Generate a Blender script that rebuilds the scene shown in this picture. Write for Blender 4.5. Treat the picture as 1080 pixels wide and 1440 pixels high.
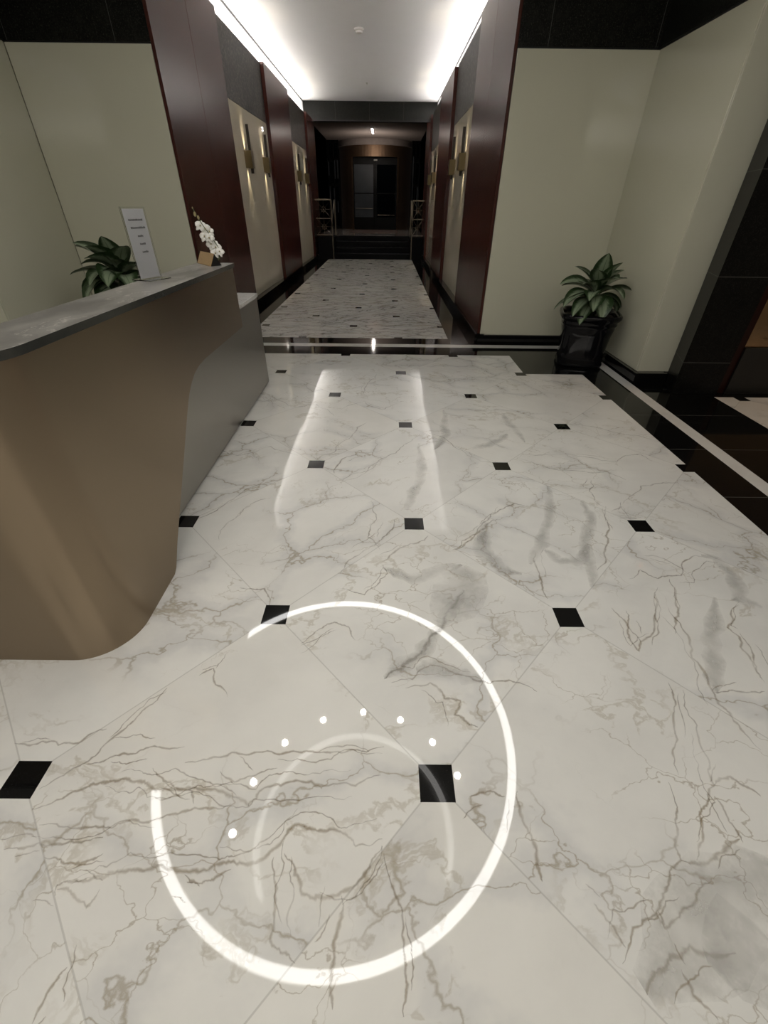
import bpy, bmesh, math, random
from mathutils import Vector, Matrix
random.seed(7)
for o in list(bpy.data.objects): bpy.data.objects.remove(o)
SC = bpy.context.scene
COL = SC.collection
PI = math.pi

# ------------------------------------------------------------------ camera
cd = bpy.data.cameras.new('camera'); cam = bpy.data.objects.new('camera', cd); COL.objects.link(cam)
cd.sensor_fit = 'VERTICAL'; cd.sensor_height = 24.0; cd.lens = 602.04 * 24.0 / 1440.0
cd.clip_start = 0.05; cd.clip_end = 100
r_ = (0.9999470861, 0.0043284857, 0.0093321607)
u_ = (-0.0101047902, 0.5833314262, 0.8121713738)
f_ = (0.0019282704, 0.8122226981, -0.5833442983)
cam.matrix_world = Matrix(((r_[0], u_[0], -f_[0], 0), (r_[1], u_[1], -f_[1], 0), (r_[2], u_[2], -f_[2], 1.5), (0, 0, 0, 1)))
SC.camera = cam

# ------------------------------------------------------------------ view + world
SC.view_settings.view_transform = 'Standard'; SC.view_settings.look = 'None'
SC.view_settings.gamma = 1; SC.view_settings.use_curve_mapping = False
SC.view_settings.exposure = 0.0
w = bpy.data.worlds.new('world'); SC.world = w; w.use_nodes = True
w.node_tree.nodes['Background'].inputs[0].default_value = (0.9, 0.93, 1.0, 1)
w.node_tree.nodes['Background'].inputs[1].default_value = 0.01

def area(name, loc, size, power, col=(1, 0.95, 0.88), rot=(0, 0, 0), size_y=None, spread=180):
    l = bpy.data.lights.new(name, 'AREA'); l.energy = power; l.color = col
    l.shape = 'RECTANGLE'; l.size = size; l.size_y = size_y or size; l.spread = math.radians(spread)
    o = bpy.data.objects.new(name, l); COL.objects.link(o); o.location = loc; o.rotation_euler = rot
    return o
def spot(name, loc, power, ang, col=(1, 0.93, 0.82), rot=(0, 0, 0), rad=0.02, blend=0.5):
    l = bpy.data.lights.new(name, 'SPOT'); l.energy = power; l.color = col; l.spot_size = math.radians(ang)
    l.spot_blend = blend; l.shadow_soft_size = rad
    o = bpy.data.objects.new(name, l); COL.objects.link(o); o.location = loc; o.rotation_euler = rot
    return o
RING_STRENGTH = 13.0
DOT_STRENGTH = 160.0
# cove strips lying in the troughs above the corridor walls, shining up
area('cove_light', (-2.44, 11.9, 3.64), 0.12, 112, (1, 0.955, 0.90), (PI, -1.32, 0), 11.2)
area('cove_light', (1.42, 11.9, 3.64), 0.12, 98, (1, 0.955, 0.92), (PI, 1.32, 0), 11.2)
# added unseen fill behind the viewer, tilted to brighten the lobby walls
area('lobby_fill', (-0.6, -1.6, 3.15), 5.0, 150, (1, 0.95, 0.87), (0.5, 0, 0), 1.6)
area('vestibule_light', (-0.5, 19.7, 3.5), 0.1, 10, (1, 0.88, 0.78), (0, 0, 0), 0.9)
spot('vestibule_fill', (-0.5, 20.2, 2.5), 50, 175, (1, 0.86, 0.75), (PI * 0.86, 0, 0), 0.05, 1.0)  # added fill with no lamp body, brightens the vestibule ceiling
spot('alcove_light', (4.1, 3.3, 3.15), 45, 100, (1, 0.62, 0.30), (0.15, 0, 0), 0.04, 0.8)

# ------------------------------------------------------------------ node helpers
class NT:
    def __init__(s, name):
        s.m = bpy.data.materials.new(name); s.m.use_nodes = True
        s.t = s.m.node_tree; s.n = s.t.nodes; s.l = s.t.links
        s.b = s.n['Principled BSDF']
    def link(s, a, b): s.l.new(a, b)
    def val(s, v, sock):
        if isinstance(v, (int, float)): sock.default_value = v
        elif isinstance(v, (tuple, list)):
            sock.default_value = tuple(v) + ((1,) if len(sock.default_value) == 4 and len(v) == 3 else ())
        else: s.l.new(v, sock)
    def math(s, op, a, b=None, c=None, clamp=False):
        n = s.n.new('ShaderNodeMath'); n.operation = op; n.use_clamp = clamp
        for i, v in enumerate((a, b, c)):
            if v is not None: s.val(v, n.inputs[i])
        return n.outputs[0]
    def vmath(s, op, a, b=None, scale=None):
        n = s.n.new('ShaderNodeVectorMath'); n.operation = op
        s.val(a, n.inputs[0])
        if b is not None: s.val(b, n.inputs[1])
        if scale is not None: s.val(scale, n.inputs['Scale'])
        return n.outputs[0]
    def pos(s):
        return s.n.new('ShaderNodeTexCoord').outputs['Object']
    def sep(s, v):
        n = s.n.new('ShaderNodeSeparateXYZ'); s.val(v, n.inputs[0]); return n.outputs
    def comb(s, x, y, z=0.0):
        n = s.n.new('ShaderNodeCombineXYZ')
        for i, v in enumerate((x, y, z)): s.val(v, n.inputs[i])
        return n.outputs[0]
    def noise(s, v, scale, detail=4, rough=0.5, dist=0.0, col=False):
        n = s.n.new('ShaderNodeTexNoise'); s.val(v, n.inputs['Vector']); n.inputs['Scale'].default_value = scale
        n.inputs['Detail'].default_value = detail; n.inputs['Roughness'].default_value = rough
        n.inputs['Distortion'].default_value = dist
        return n.outputs['Color' if col else 'Fac']
    def voro(s, v, scale, feature='DISTANCE_TO_EDGE'):
        n = s.n.new('ShaderNodeTexVoronoi'); n.feature = feature; s.val(v, n.inputs['Vector'])
        n.inputs['Scale'].default_value = scale
        return n.outputs['Distance']
    def white(s, v):
        n = s.n.new('ShaderNodeTexWhiteNoise'); n.noise_dimensions = '3D'; s.val(v, n.inputs['Vector'])
        return n.outputs['Color']
    def mapr(s, v, a, b, c=0.0, d=1.0, smooth=True):
        n = s.n.new('ShaderNodeMapRange'); n.clamp = True
        if smooth: n.interpolation_type = 'SMOOTHSTEP'
        s.val(v, n.inputs['Value'])
        for k, x in zip(('From Min', 'From Max', 'To Min', 'To Max'), (a, b, c, d)): s.val(x, n.inputs[k])
        return n.outputs[0]
    def mix(s, f, a, b):
        n = s.n.new('ShaderNodeMix'); n.data_type = 'RGBA'
        s.val(f, n.inputs[0])
        A = [i for i in n.inputs if i.name == 'A' and i.type == 'RGBA'][0]
        B = [i for i in n.inputs if i.name == 'B' and i.type == 'RGBA'][0]
        s.val(a, A); s.val(b, B)
        return [o for o in n.outputs if o.type == 'RGBA'][0]
    def bump(s, h, strength=0.2, dist=0.01):
        n = s.n.new('ShaderNodeBump'); n.inputs['Strength'].default_value = strength
        n.inputs['Distance'].default_value = dist; s.l.new(h, n.inputs['Height'])
        s.l.new(n.outputs[0], s.b.inputs['Normal'])
    def out(s, col=None, rough=None, metal=None, spec=None, coat=None):
        for v, k in ((col, 'Base Color'), (rough, 'Roughness'), (metal, 'Metallic'), (spec, 'Specular IOR Level'), (coat, 'Coat Weight')):
            if v is not None: s.val(v, s.b.inputs[k])
        return s.m

def plain(name, col, rough=0.5, metal=0.0, var=0.06, scale=6.0, spec=None, coat=None, coat_rough=0.03):
    t = NT(name)
    n = t.noise(t.pos(), scale, 4, 0.55)
    k = t.mapr(n, 0.25, 0.75, 1 - var, 1 + var, False)
    c = t.vmath('SCALE', (col[0], col[1], col[2]), scale=k)
    m = t.out(c, rough, metal, spec, coat)
    t.b.inputs['Coat Roughness'].default_value = coat_rough
    return m
def emit(name, col, strength):
    t = NT(name); t.b.inputs['Base Color'].default_value = (*col, 1)
    t.b.inputs['Emission Color'].default_value = (*col, 1); t.b.inputs['Emission Strength'].default_value = strength
    return t.m

# ------------------------------------------------------------------ marble floor material
def marble_floor(name, x0, y0, S, T, inset, stretch, greyness, density, wide=1.0):
    t = NT(name); p = t.pos(); x, y, z = t.sep(p)
    a = t.math('DIVIDE', t.math('SUBTRACT', x, x0), S); b = t.math('DIVIDE', t.math('SUBTRACT', y, y0), T)
    u = t.math('MULTIPLY', t.math('ADD', a, b), 0.5); v = t.math('MULTIPLY', t.math('SUBTRACT', a, b), 0.5)
    du = t.math('SUBTRACT', u, t.math('ROUND', u)); dv = t.math('SUBTRACT', v, t.math('ROUND', v))
    dx = t.math('MULTIPLY', t.math('ADD', du, dv), S); dy = t.math('MULTIPLY', t.math('SUBTRACT', du, dv), T)
    q = t.math('MAXIMUM', t.math('ABSOLUTE', dx), t.math('ABSOLUTE', dy))
    is_in = t.math('LESS_THAN', q, inset)
    joint = t.math('MINIMUM', t.math('ABSOLUTE', du), t.math('ABSOLUTE', dv))
    is_j = t.mapr(joint, 0.0014, 0.0032, 1.0, 0.0)
    cell = t.comb(t.math('FLOOR', u), t.math('FLOOR', v), 3.7)
    rnd = t.white(cell); r = t.sep(rnd)
    off = t.vmath('SCALE', rnd, scale=37.0)
    # turn the slab pattern a little in every tile
    ang = t.math('MULTIPLY', t.math('SUBTRACT', r[0], 0.5), 1.5)
    ca, sa = t.math('COSINE', ang), t.math('SINE', ang)
    xr = t.math('SUBTRACT', t.math('MULTIPLY', x, ca), t.math('MULTIPLY', y, sa))
    yr = t.math('ADD', t.math('MULTIPLY', x, sa), t.math('MULTIPLY', y, ca))
    pp = t.vmath('ADD', t.comb(xr, t.math('MULTIPLY', yr, stretch), 0.0), off)
    wob = t.vmath('SCALE', t.vmath('SUBTRACT', t.noise(pp, 1.6, 5, 0.62, col=True), (0.5, 0.5, 0.5)), scale=0.50)
    wob2 = t.vmath('SCALE', t.vmath('SUBTRACT', t.noise(pp, 9.0, 6, 0.7, col=True), (0.5, 0.5, 0.5)), scale=0.045)
    pw = t.vmath('ADD', t.vmath('ADD', pp, wob), wob2)
    e1 = t.voro(pw, 2.1); e2 = t.voro(pw, 4.6)
    wmod = t.noise(pp, 3.0, 3, 0.5)
    m1 = t.mapr(t.noise(pp, 1.1, 2, 0.5), 0.60 - density * 0.2, 0.74 - density * 0.2)
    m2 = t.mapr(t.noise(t.vmath('ADD', pp, (9.1, 3.3, 1.0)), 1.5, 3, 0.55), 0.62 - density * 0.16, 0.74 - density * 0.16)
    thin1 = t.math('MULTIPLY', t.mapr(e1, 0.0, t.mapr(wmod, 0.3, 0.7, 0.005 * wide, 0.024 * wide), 1.0, 0.0), m1)
    thin2 = t.math('MULTIPLY', t.mapr(e2, 0.0, 0.014 * wide, 1.0, 0.0), m2)
    soft = t.math('MULTIPLY', t.mapr(e1, 0.0, 0.15, 1.0, 0.0), m1)
    rid = t.math('ABSOLUTE', t.math('SUBTRACT', t.noise(pw, 0.85, 7, 0.6), 0.5))
    line3 = t.math('MULTIPLY', t.mapr(rid, 0.0, 0.012 * wide, 1.0, 0.0), t.mapr(wmod, 0.42, 0.6))
    cloud = t.mapr(t.noise(pp, 2.4, 6, 0.6), 0.3, 0.75, 0.0, 1.0)
    base = t.mix(cloud, (0.74, 0.735, 0.70), (0.655, 0.65, 0.62))
    base = t.mix(t.math('MULTIPLY', r[1], 0.35), base, (0.73, 0.70, 0.63))
    g = greyness
    c = t.mix(t.math('MULTIPLY', soft, 0.40), base, (0.47, 0.475, 0.48))
    vein = (0.31 * (1 - g) + 0.13 * g, 0.255 * (1 - g) + 0.125 * g, 0.165 * (1 - g) + 0.115 * g)
    c = t.mix(t.math('MULTIPLY', thin1, 0.60 + 0.25 * g), c, vein)
    c = t.mix(t.math('MULTIPLY', thin2, 0.55 + 0.25 * g), c, vein)
    c = t.mix(t.math('MULTIPLY', line3, 0.45 + 0.4 * g), c, (0.42, 0.38, 0.30))
    c = t.mix(t.math('MULTIPLY', is_j, 0.45), c, (0.36, 0.35, 0.32))
    gr = t.mapr(t.noise(p, 260, 2, 0.6), 0.55, 0.8, 0.0, 1.0)
    blk = t.mix(gr, (0.004, 0.004, 0.004), (0.035, 0.035, 0.036))
    c = t.mix(is_in, c, blk)
    ro = t.mapr(t.noise(p, 3.0, 3, 0.5), 0.3, 0.7, 0.012, 0.03, False)
    m = t.out(c, ro, 0.0, 0.5)
    return m

def vein_mat(name, col, alpha, power):
    t = NT(name); uv = t.n.new('ShaderNodeUVMap').outputs[0]; u, v, _ = t.sep(uv); p = t.pos()
    c = t.math('SUBTRACT', 1.0, t.math('MULTIPLY', t.math('ABSOLUTE', t.math('SUBTRACT', u, 0.5)), 2.0))
    n = t.noise(p, 26, 5, 0.65); n2 = t.noise(p, 5, 3, 0.5)
    k = t.mapr(t.math('ADD', c, t.math('MULTIPLY', t.math('SUBTRACT', n, 0.5), 1.5)), power, 1.0)
    a = t.math('MULTIPLY', t.math('MULTIPLY', k, t.mapr(n2, 0.3, 0.6, 0.35, 1.0)), alpha)
    t.out(t.mix(n, col, tuple(min(1, x * 1.45) for x in col)), 0.03)
    t.val(a, t.b.inputs['Alpha'])
    return t.m
M_V = (vein_mat('vein_thin', (0.33, 0.27, 0.185), 0.52, 0.05), vein_mat('vein_dark', (0.19, 0.155, 0.11), 0.62, 0.1), vein_mat('vein_soft', (0.44, 0.43, 0.41), 0.42, -0.4))

def granite(name, col=(0.006, 0.006, 0.006), fleck=(0.05, 0.052, 0.045), rough=0.08, seams=None, lo=0.56, scale=190, spec=0.5):
    t = NT(name); p = t.pos()
    a = t.mapr(t.noise(p, scale, 4, 0.75), lo, 0.75)
    b = t.mapr(t.noise(p, scale * 0.22, 5, 0.7), 0.45, 0.75, 0, 0.7)
    c = t.mix(a, col, fleck)
    c = t.mix(b, c, tuple(0.5 * (i + j) * 0.6 for i, j in zip(col, fleck)))
    if seams:
        x, y, z = t.sep(p)
        for axis, per, off in seams:
            s = (x, y, z)[axis]
            q = t.math('ABSOLUTE', t.math('SUBTRACT', t.math('FRACT', t.math('DIVIDE', t.math('ADD', s, off), per)), 0.5))
            k = t.math('LESS_THAN', q, 0.0022 / per)
            c = t.mix(t.math('MULTIPLY', k, 0.55), c, (0.16, 0.16, 0.15))
    return t.out(c, rough, 0, spec)

def cherry(name):
    t = NT(name); p = t.pos(); x, y, z = t.sep(p)
    q = t.comb(t.math('MULTIPLY', x, 55.0), t.math('MULTIPLY', y, 55.0), t.math('MULTIPLY', z, 1.2))
    n = t.noise(q, 1.0, 6, 0.65, 0.3)
    n2 = t.noise(t.comb(t.math('MULTIPLY', x, 6.0), t.math('MULTIPLY', y, 6.0), t.math('MULTIPLY', z, 0.4)), 1.0, 3)
    c = t.mix(t.mapr(n, 0.3, 0.7), (0.034, 0.0085, 0.006), (0.080, 0.021, 0.014))
    c = t.mix(t.math('MULTIPLY', n2, 0.35), c, (0.03, 0.008, 0.005))
    return t.out(c, 0.26, 0, 0.32)

M = {}
M['marble_lobby'] = marble_floor('calacatta_tiles', 0.1791, 0.6073, 0.6575, 0.6841, 0.055, 1.35, 0.12, 0.80)
M['marble_hall'] = marble_floor('hall_tiles', 0.185, 6.207, 0.663, 0.708, 0.055, 3.4, 0.75, 1.25, 2.4)
M['vein_thin'], M['vein_dark'], M['vein_soft'] = M_V
M['black_band'] = granite('absolute_black', (0.004, 0.004, 0.004), (0.028, 0.029, 0.028), 0.06, [(1, 0.66, 0.02)])
M['black_plain'] = granite('absolute_black_plain', (0.004, 0.004, 0.004), (0.022, 0.022, 0.022), 0.06)
M['black_wall'] = granite('dark_granite', (0.005, 0.005, 0.004), (0.060, 0.062, 0.048), 0.35, [(0, 1.05, 0.02)], lo=0.5, scale=75, spec=0.15)
M['hall_granite'] = granite('brown_grey_granite', (0.014, 0.012, 0.010), (0.15, 0.135, 0.11), 0.4, None, lo=0.47, scale=26, spec=0.15)
M['black_gate'] = granite('dark_granite_portal', (0.004, 0.004, 0.004), (0.03, 0.03, 0.027), 0.3, [(2, 0.72, 0.055)], lo=0.5, scale=110, spec=0.12)
M['white_stripe'] = plain('white_marble_strip', (0.66, 0.65, 0.62), 0.05, 0, 0.05, 9)
M['cherry'] = cherry('cherry_veneer')
M['glass_panel'] = plain('cream_back_painted_glass', (0.62, 0.605, 0.475), 0.10, 0, 0.012, 1.5, 0.5)
M['glass_hall'] = plain('taupe_back_painted_glass', (0.54, 0.495, 0.40), 0.03, 0, 0.03, 2.2, 0.5)
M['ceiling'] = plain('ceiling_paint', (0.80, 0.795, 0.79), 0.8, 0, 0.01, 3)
M['lobby_ceiling'] = plain('lobby_ceiling_paint', (0.55, 0.545, 0.53), 0.75, 0, 0.01, 3)
M['beige'] = plain('beige_plaster', (0.42, 0.39, 0.32), 0.7, 0, 0.02, 4)
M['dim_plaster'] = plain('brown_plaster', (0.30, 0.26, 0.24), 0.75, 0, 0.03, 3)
M['shadow_gap'] = plain('black_reveal', (0.006, 0.006, 0.006), 0.6)
M['bronze'] = None

def brushed(name, col, rough, axis_scale, amount=0.12, metal=1.0):
    t = NT(name); p = t.pos(); x, y, z = t.sep(p)
    q = t.comb(*[t.math('MULTIPLY', c, s) for c, s in zip((x, y, z), axis_scale)])
    n = t.noise(q, 1.0, 4, 0.6)
    k = t.mapr(n, 0.25, 0.75, 1 - amount, 1 + amount, False)
    c = t.vmath('SCALE', col, scale=k)
    t.out(c, t.mapr(n, 0.3, 0.7, rough * 0.9, rough * 1.1, False), metal, 0.5)
    return t.m
M['bronze'] = plain('satin_bronze', (0.30, 0.235, 0.165), 0.30, 1.0, 0.01, 2.0)
def brush_dir(m, an):
    nt = m.node_tree; tn = nt.nodes.new('ShaderNodeTangent'); tn.direction_type = 'RADIAL'; tn.axis = 'Z'
    b = nt.nodes['Principled BSDF']; nt.links.new(tn.outputs[0], b.inputs['Tangent']); b.inputs['Anisotropic'].default_value = an; b.inputs['Anisotropic Rotation'].default_value = 0.25
brush_dir(M['bronze'], 0.85)
M['steel'] = plain('satin_steel', (0.37, 0.355, 0.32), 0.36, 1.0, 0.01, 2.0)
M['drum_bronze'] = brushed('rotunda_bronze', (0.30, 0.20, 0.13), 0.5, (3, 3, 60), 0.1)
M['brass'] = brushed('satin_brass', (0.16, 0.12, 0.06), 0.35, (120, 120, 2), 0.08)
M['rail_bronze'] = plain('rail_bronze', (0.16, 0.135, 0.10), 0.3, 1.0)
M['dark_bronze'] = plain('dark_bronze', (0.035, 0.028, 0.02), 0.35, 0.6)
M['bronze_mirror'] = plain('bronze_mirror', (0.42, 0.27, 0.16), 0.06, 1.0, 0.03)
M['dark_cherry'] = plain('dark_cherry', (0.016, 0.0035, 0.0025), 0.3, spec=0.2)
M['kick'] = plain('black_kick', (0.006, 0.006, 0.006), 0.4)
M['black_glaze'] = plain('black_glaze', (0.005, 0.005, 0.006), 0.06, 0, 0.02, 3, 0.22)
M['soil'] = plain('soil', (0.02, 0.015, 0.01), 0.9, 0, 0.4, 60)
M['paper'] = plain('paper', (0.70, 0.69, 0.72), 0.6, 0, 0.01)
M['ink'] = plain('ink', (0.10, 0.10, 0.10), 0.7)
M['petal'] = plain('orchid_petal', (0.82, 0.80, 0.74), 0.5, 0, 0.05, 40)
M['bud'] = plain('orchid_bud', (0.30, 0.25, 0.12), 0.5, 0, 0.2, 60)
M['stem'] = plain('stem_green', (0.06, 0.09, 0.03), 0.5, 0, 0.2, 30)
M['plastic'] = plain('white_plastic', (0.62, 0.60, 0.55), 0.4)
M['dark_glass'] = plain('night_glass', (0.003, 0.004, 0.005), 0.03, 0, 0.0, 1, 0.0)
M['grey_pane'] = plain('grey_frosted_pane', (0.05, 0.057, 0.064), 0.4, 0, 0.12, 3, 0.2)
M['frame_black'] = plain('black_frame', (0.004, 0.004, 0.004), 0.4, spec=0.1)
M['step_black'] = granite('step_granite', (0.006, 0.006, 0.007), (0.006, 0.006, 0.007), 0.45, spec=0.08)
M['landing'] = plain('landing_stone', (0.26, 0.24, 0.22), 0.10, 0, 0.1, 5)
M['mat'] = plain('brown_mat', (0.07, 0.045, 0.035), 0.9, 0, 0.1, 80)
M['ring'] = emit('ring_diffuser', (1.0, 0.985, 0.96), RING_STRENGTH)
M['dot'] = emit('downlight_lens', (1.0, 0.97, 0.92), DOT_STRENGTH)
M['inner_ring'] = emit('faint_halo', (1.0, 0.97, 0.93), 3.0)
M['vlamp'] = emit('vestibule_lamp_lens', (1.0, 0.95, 0.92), 14)

def stone_top():
    t = NT('grey_stone_top'); p = t.pos()
    w_ = t.vmath('ADD', p, t.vmath('SCALE', t.noise(p, 4, 5, 0.6, col=True), scale=0.3))
    x, y, z = t.sep(w_)
    q = t.comb(t.math('MULTIPLY', x, 8.0), t.math('MULTIPLY', y, 2.4), z)
    n = t.noise(q, 1.0, 6, 0.6)
    c = t.mix(t.mapr(n, 0.3, 0.7), (0.10, 0.095, 0.088), (0.215, 0.205, 0.19))
    v = t.mapr(t.math('ABSOLUTE', t.math('SUBTRACT', t.noise(q, 0.9, 6, 0.6), 0.53)), 0, 0.012, 1, 0)
    c = t.mix(t.math('MULTIPLY', v, 0.5), c, (0.6, 0.57, 0.53))
    return t.out(c, 0.3, 0, 0.4)
M['stone_top'] = stone_top()
M['stone_edge'] = plain('dark_polished_edge', (0.045, 0.046, 0.042), 0.12, 0, 0.1, 20)
def white_top():
    t = NT('white_marble_top'); p = t.pos()
    n = t.noise(p, 5, 6, 0.6); v = t.mapr(t.math('ABSOLUTE', t.math('SUBTRACT', n, 0.5)), 0, 0.02, 1, 0)
    c = t.mix(t.math('MULTIPLY', v, 0.5), (0.66, 0.65, 0.61), (0.35, 0.34, 0.31))
    return t.out(c, 0.1)
M['white_top'] = white_top()
def leaf_mat():
    t = NT('variegated_leaf')
    uv = t.n.new('ShaderNodeUVMap').outputs[0]; u, v, _ = t.sep(uv)
    c_ = t.math('ABSOLUTE', t.math('SUBTRACT', u, 0.5))      # 0 at midrib, .5 at margin
    wob = t.noise(t.comb(t.math('MULTIPLY', c_, 9.0), t.math('SUBTRACT', t.math('MULTIPLY', v, 16.0), t.math('MULTIPLY', c_, 14.0)), 0), 1.0, 3, 0.6)
    d = t.math('ADD', c_, t.math('MULTIPLY', t.math('SUBTRACT', wob, 0.5), 0.35))
    k = t.mapr(d, 0.16, 0.36)
    c = t.mix(k, (0.25, 0.31, 0.20), (0.022, 0.046, 0.014))
    rib = t.mapr(c_, 0.0, 0.03, 1.0, 0.0)
    c = t.mix(t.math('MULTIPLY', rib, 0.8), c, (0.035, 0.075, 0.02))
    return t.out(c, 0.32, 0, 0.5)
M['leaf'] = leaf_mat()

# ------------------------------------------------------------------ mesh helpers
def newobj(name, bm, mats, parent=None, smooth=False, kind=None):
    me = bpy.data.meshes.new(name)
    if name != 'leaf': bmesh.ops.recalc_face_normals(bm, faces=bm.faces[:])
    bm.to_mesh(me); bm.free()
    if not isinstance(mats, (list, tuple)): mats = [mats]
    for m in mats: me.materials.append(m)
    if smooth:
        for p in me.polygons: p.use_smooth = True
    o = bpy.data.objects.new(name, me); COL.objects.link(o)
    if parent: o.parent = parent
    if kind: o['kind'] = kind
    return o
def B(): return bmesh.new()
def box(bm, x0, x1, y0, y1, z0, z1, mi=0, bevel=0.0):
    r = bmesh.ops.create_cube(bm, size=1.0)
    for v in r['verts']:
        v.co = Vector((x0 + (v.co.x + .5) * (x1 - x0), y0 + (v.co.y + .5) * (y1 - y0), z0 + (v.co.z + .5) * (z1 - z0)))
    fs = {f for v in r['verts'] for f in v.link_faces}
    for f in fs: f.material_index = mi
    if bevel:
        es = {e for v in r['verts'] for e in v.link_edges}
        bmesh.ops.bevel(bm, geom=list(es), offset=bevel, segments=2, affect='EDGES', profile=0.5)
    return fs
def quad(bm, pts, mi=0):
    f = bm.faces.new([bm.verts.new(p) for p in pts]); f.material_index = mi; return f
def prism(bm, poly, z0, z1, mi=0, mi_top=None):
    a = [bm.verts.new((x, y, z0)) for x, y in poly]; b = [bm.verts.new((x, y, z1)) for x, y in poly]
    n = len(poly)
    fs = [bm.faces.new(a[::-1]), bm.faces.new(b)]
    for i in range(n): fs.append(bm.faces.new((a[i], a[(i + 1) % n], b[(i + 1) % n], b[i])))
    for f in fs: f.material_index = mi
    if mi_top is not None: fs[1].material_index = mi_top
    return fs
def tube(bm, pts, r, seg=8, mi=0, cap=True):
    pts = [Vector(p) for p in pts]; rings = []
    for i, p in enumerate(pts):
        d = (pts[min(i + 1, len(pts) - 1)] - pts[max(i - 1, 0)]).normalized()
        a = d.orthogonal().normalized() if i == 0 else (rings[-1][1] - d * rings[-1][1].dot(d)).normalized()
        b = d.cross(a); rr = r[i] if isinstance(r, (list, tuple)) else r
        rings.append(([bm.verts.new(p + (a * math.cos(2 * PI * k / seg) + b * math.sin(2 * PI * k / seg)) * rr) for k in range(seg)], a))
    for i in range(len(rings) - 1):
        for k in range(seg):
            f = bm.faces.new((rings[i][0][k], rings[i][0][(k + 1) % seg], rings[i + 1][0][(k + 1) % seg], rings[i + 1][0][k])); f.material_index = mi
    if cap:
        bm.faces.new(rings[0][0][::-1]).material_index = mi; bm.faces.new(rings[-1][0]).material_index = mi
def lathe(bm, prof, cx=0, cy=0, seg=32, mi=0):
    rings = [[bm.verts.new((cx + r * math.cos(2 * PI * k / seg), cy + r * math.sin(2 * PI * k / seg), z)) for k in range(seg)] for r, z in prof]
    for a, b in zip(rings, rings[1:]):
        for k in range(seg): bm.faces.new((a[k], a[(k + 1) % seg], b[(k + 1) % seg], b[k])).material_index = mi
    bm.faces.new(rings[0][::-1]).material_index = mi; bm.faces.new(rings[-1]).material_index = mi
def annulus(bm, cx, cy, r0, r1, z0, z1, seg=128, a0=0.0, a1=2 * PI, mi=0):
    full = abs(a1 - a0 - 2 * PI) < 1e-6
    n = seg; R = []
    for k in range(n if full else n + 1):
        a = a0 + (a1 - a0) * k / n; c, s = math.cos(a), math.sin(a)
        R.append([bm.verts.new((cx + r * c, cy + r * s, z)) for r, z in ((r0, z0), (r1, z0), (r1, z1), (r0, z1))])
    for k in range(n):
        p, q = R[k], R[(k + 1) % len(R)]
        for j in range(4): bm.faces.new((p[j], p[(j + 1) % 4], q[(j + 1) % 4], q[j])).material_index = mi
    if not full:
        bm.faces.new(R[0]).material_index = mi; bm.faces.new(R[-1][::-1]).material_index = mi
def thing(name, label, cat, loc=(0, 0, 0), rz=0.0, group=None):
    o = bpy.data.objects.new(name, None); COL.objects.link(o); o.location = loc; o.rotation_euler = (0, 0, rz)
    o.empty_display_size = 0.1
    o['label'] = label; o['category'] = cat
    if group: o['group'] = group
    return o
def tag(o, label, cat, group=None):
    o['label'] = label; o['category'] = cat
    if group: o['group'] = group
    return o
def dup(root, loc, rz=None, label=None):
    r = root.copy(); COL.objects.link(r); r.location = loc
    if rz is not None: r.rotation_euler = (0, 0, rz)
    if label: r['label'] = label
    for ch in list(root.children):
        c = ch.copy(); COL.objects.link(c); c.parent = r
        for g in list(ch.children):
            d = g.copy(); COL.objects.link(d); d.parent = c
    return r

# ------------------------------------------------------------------ key dimensions (metres)
HX0, HX1 = -2.27, 1.23          # hall side walls (pilaster faces)
WY = 6.04                       # end walls of the lobby
TOP = 3.58                      # top of hall walls
TRAY = 4.04                     # hall ceiling
LC = 3.20                       # lobby ceiling
ENDY = 17.8
PT = 2.75                       # top of glass panels

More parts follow.
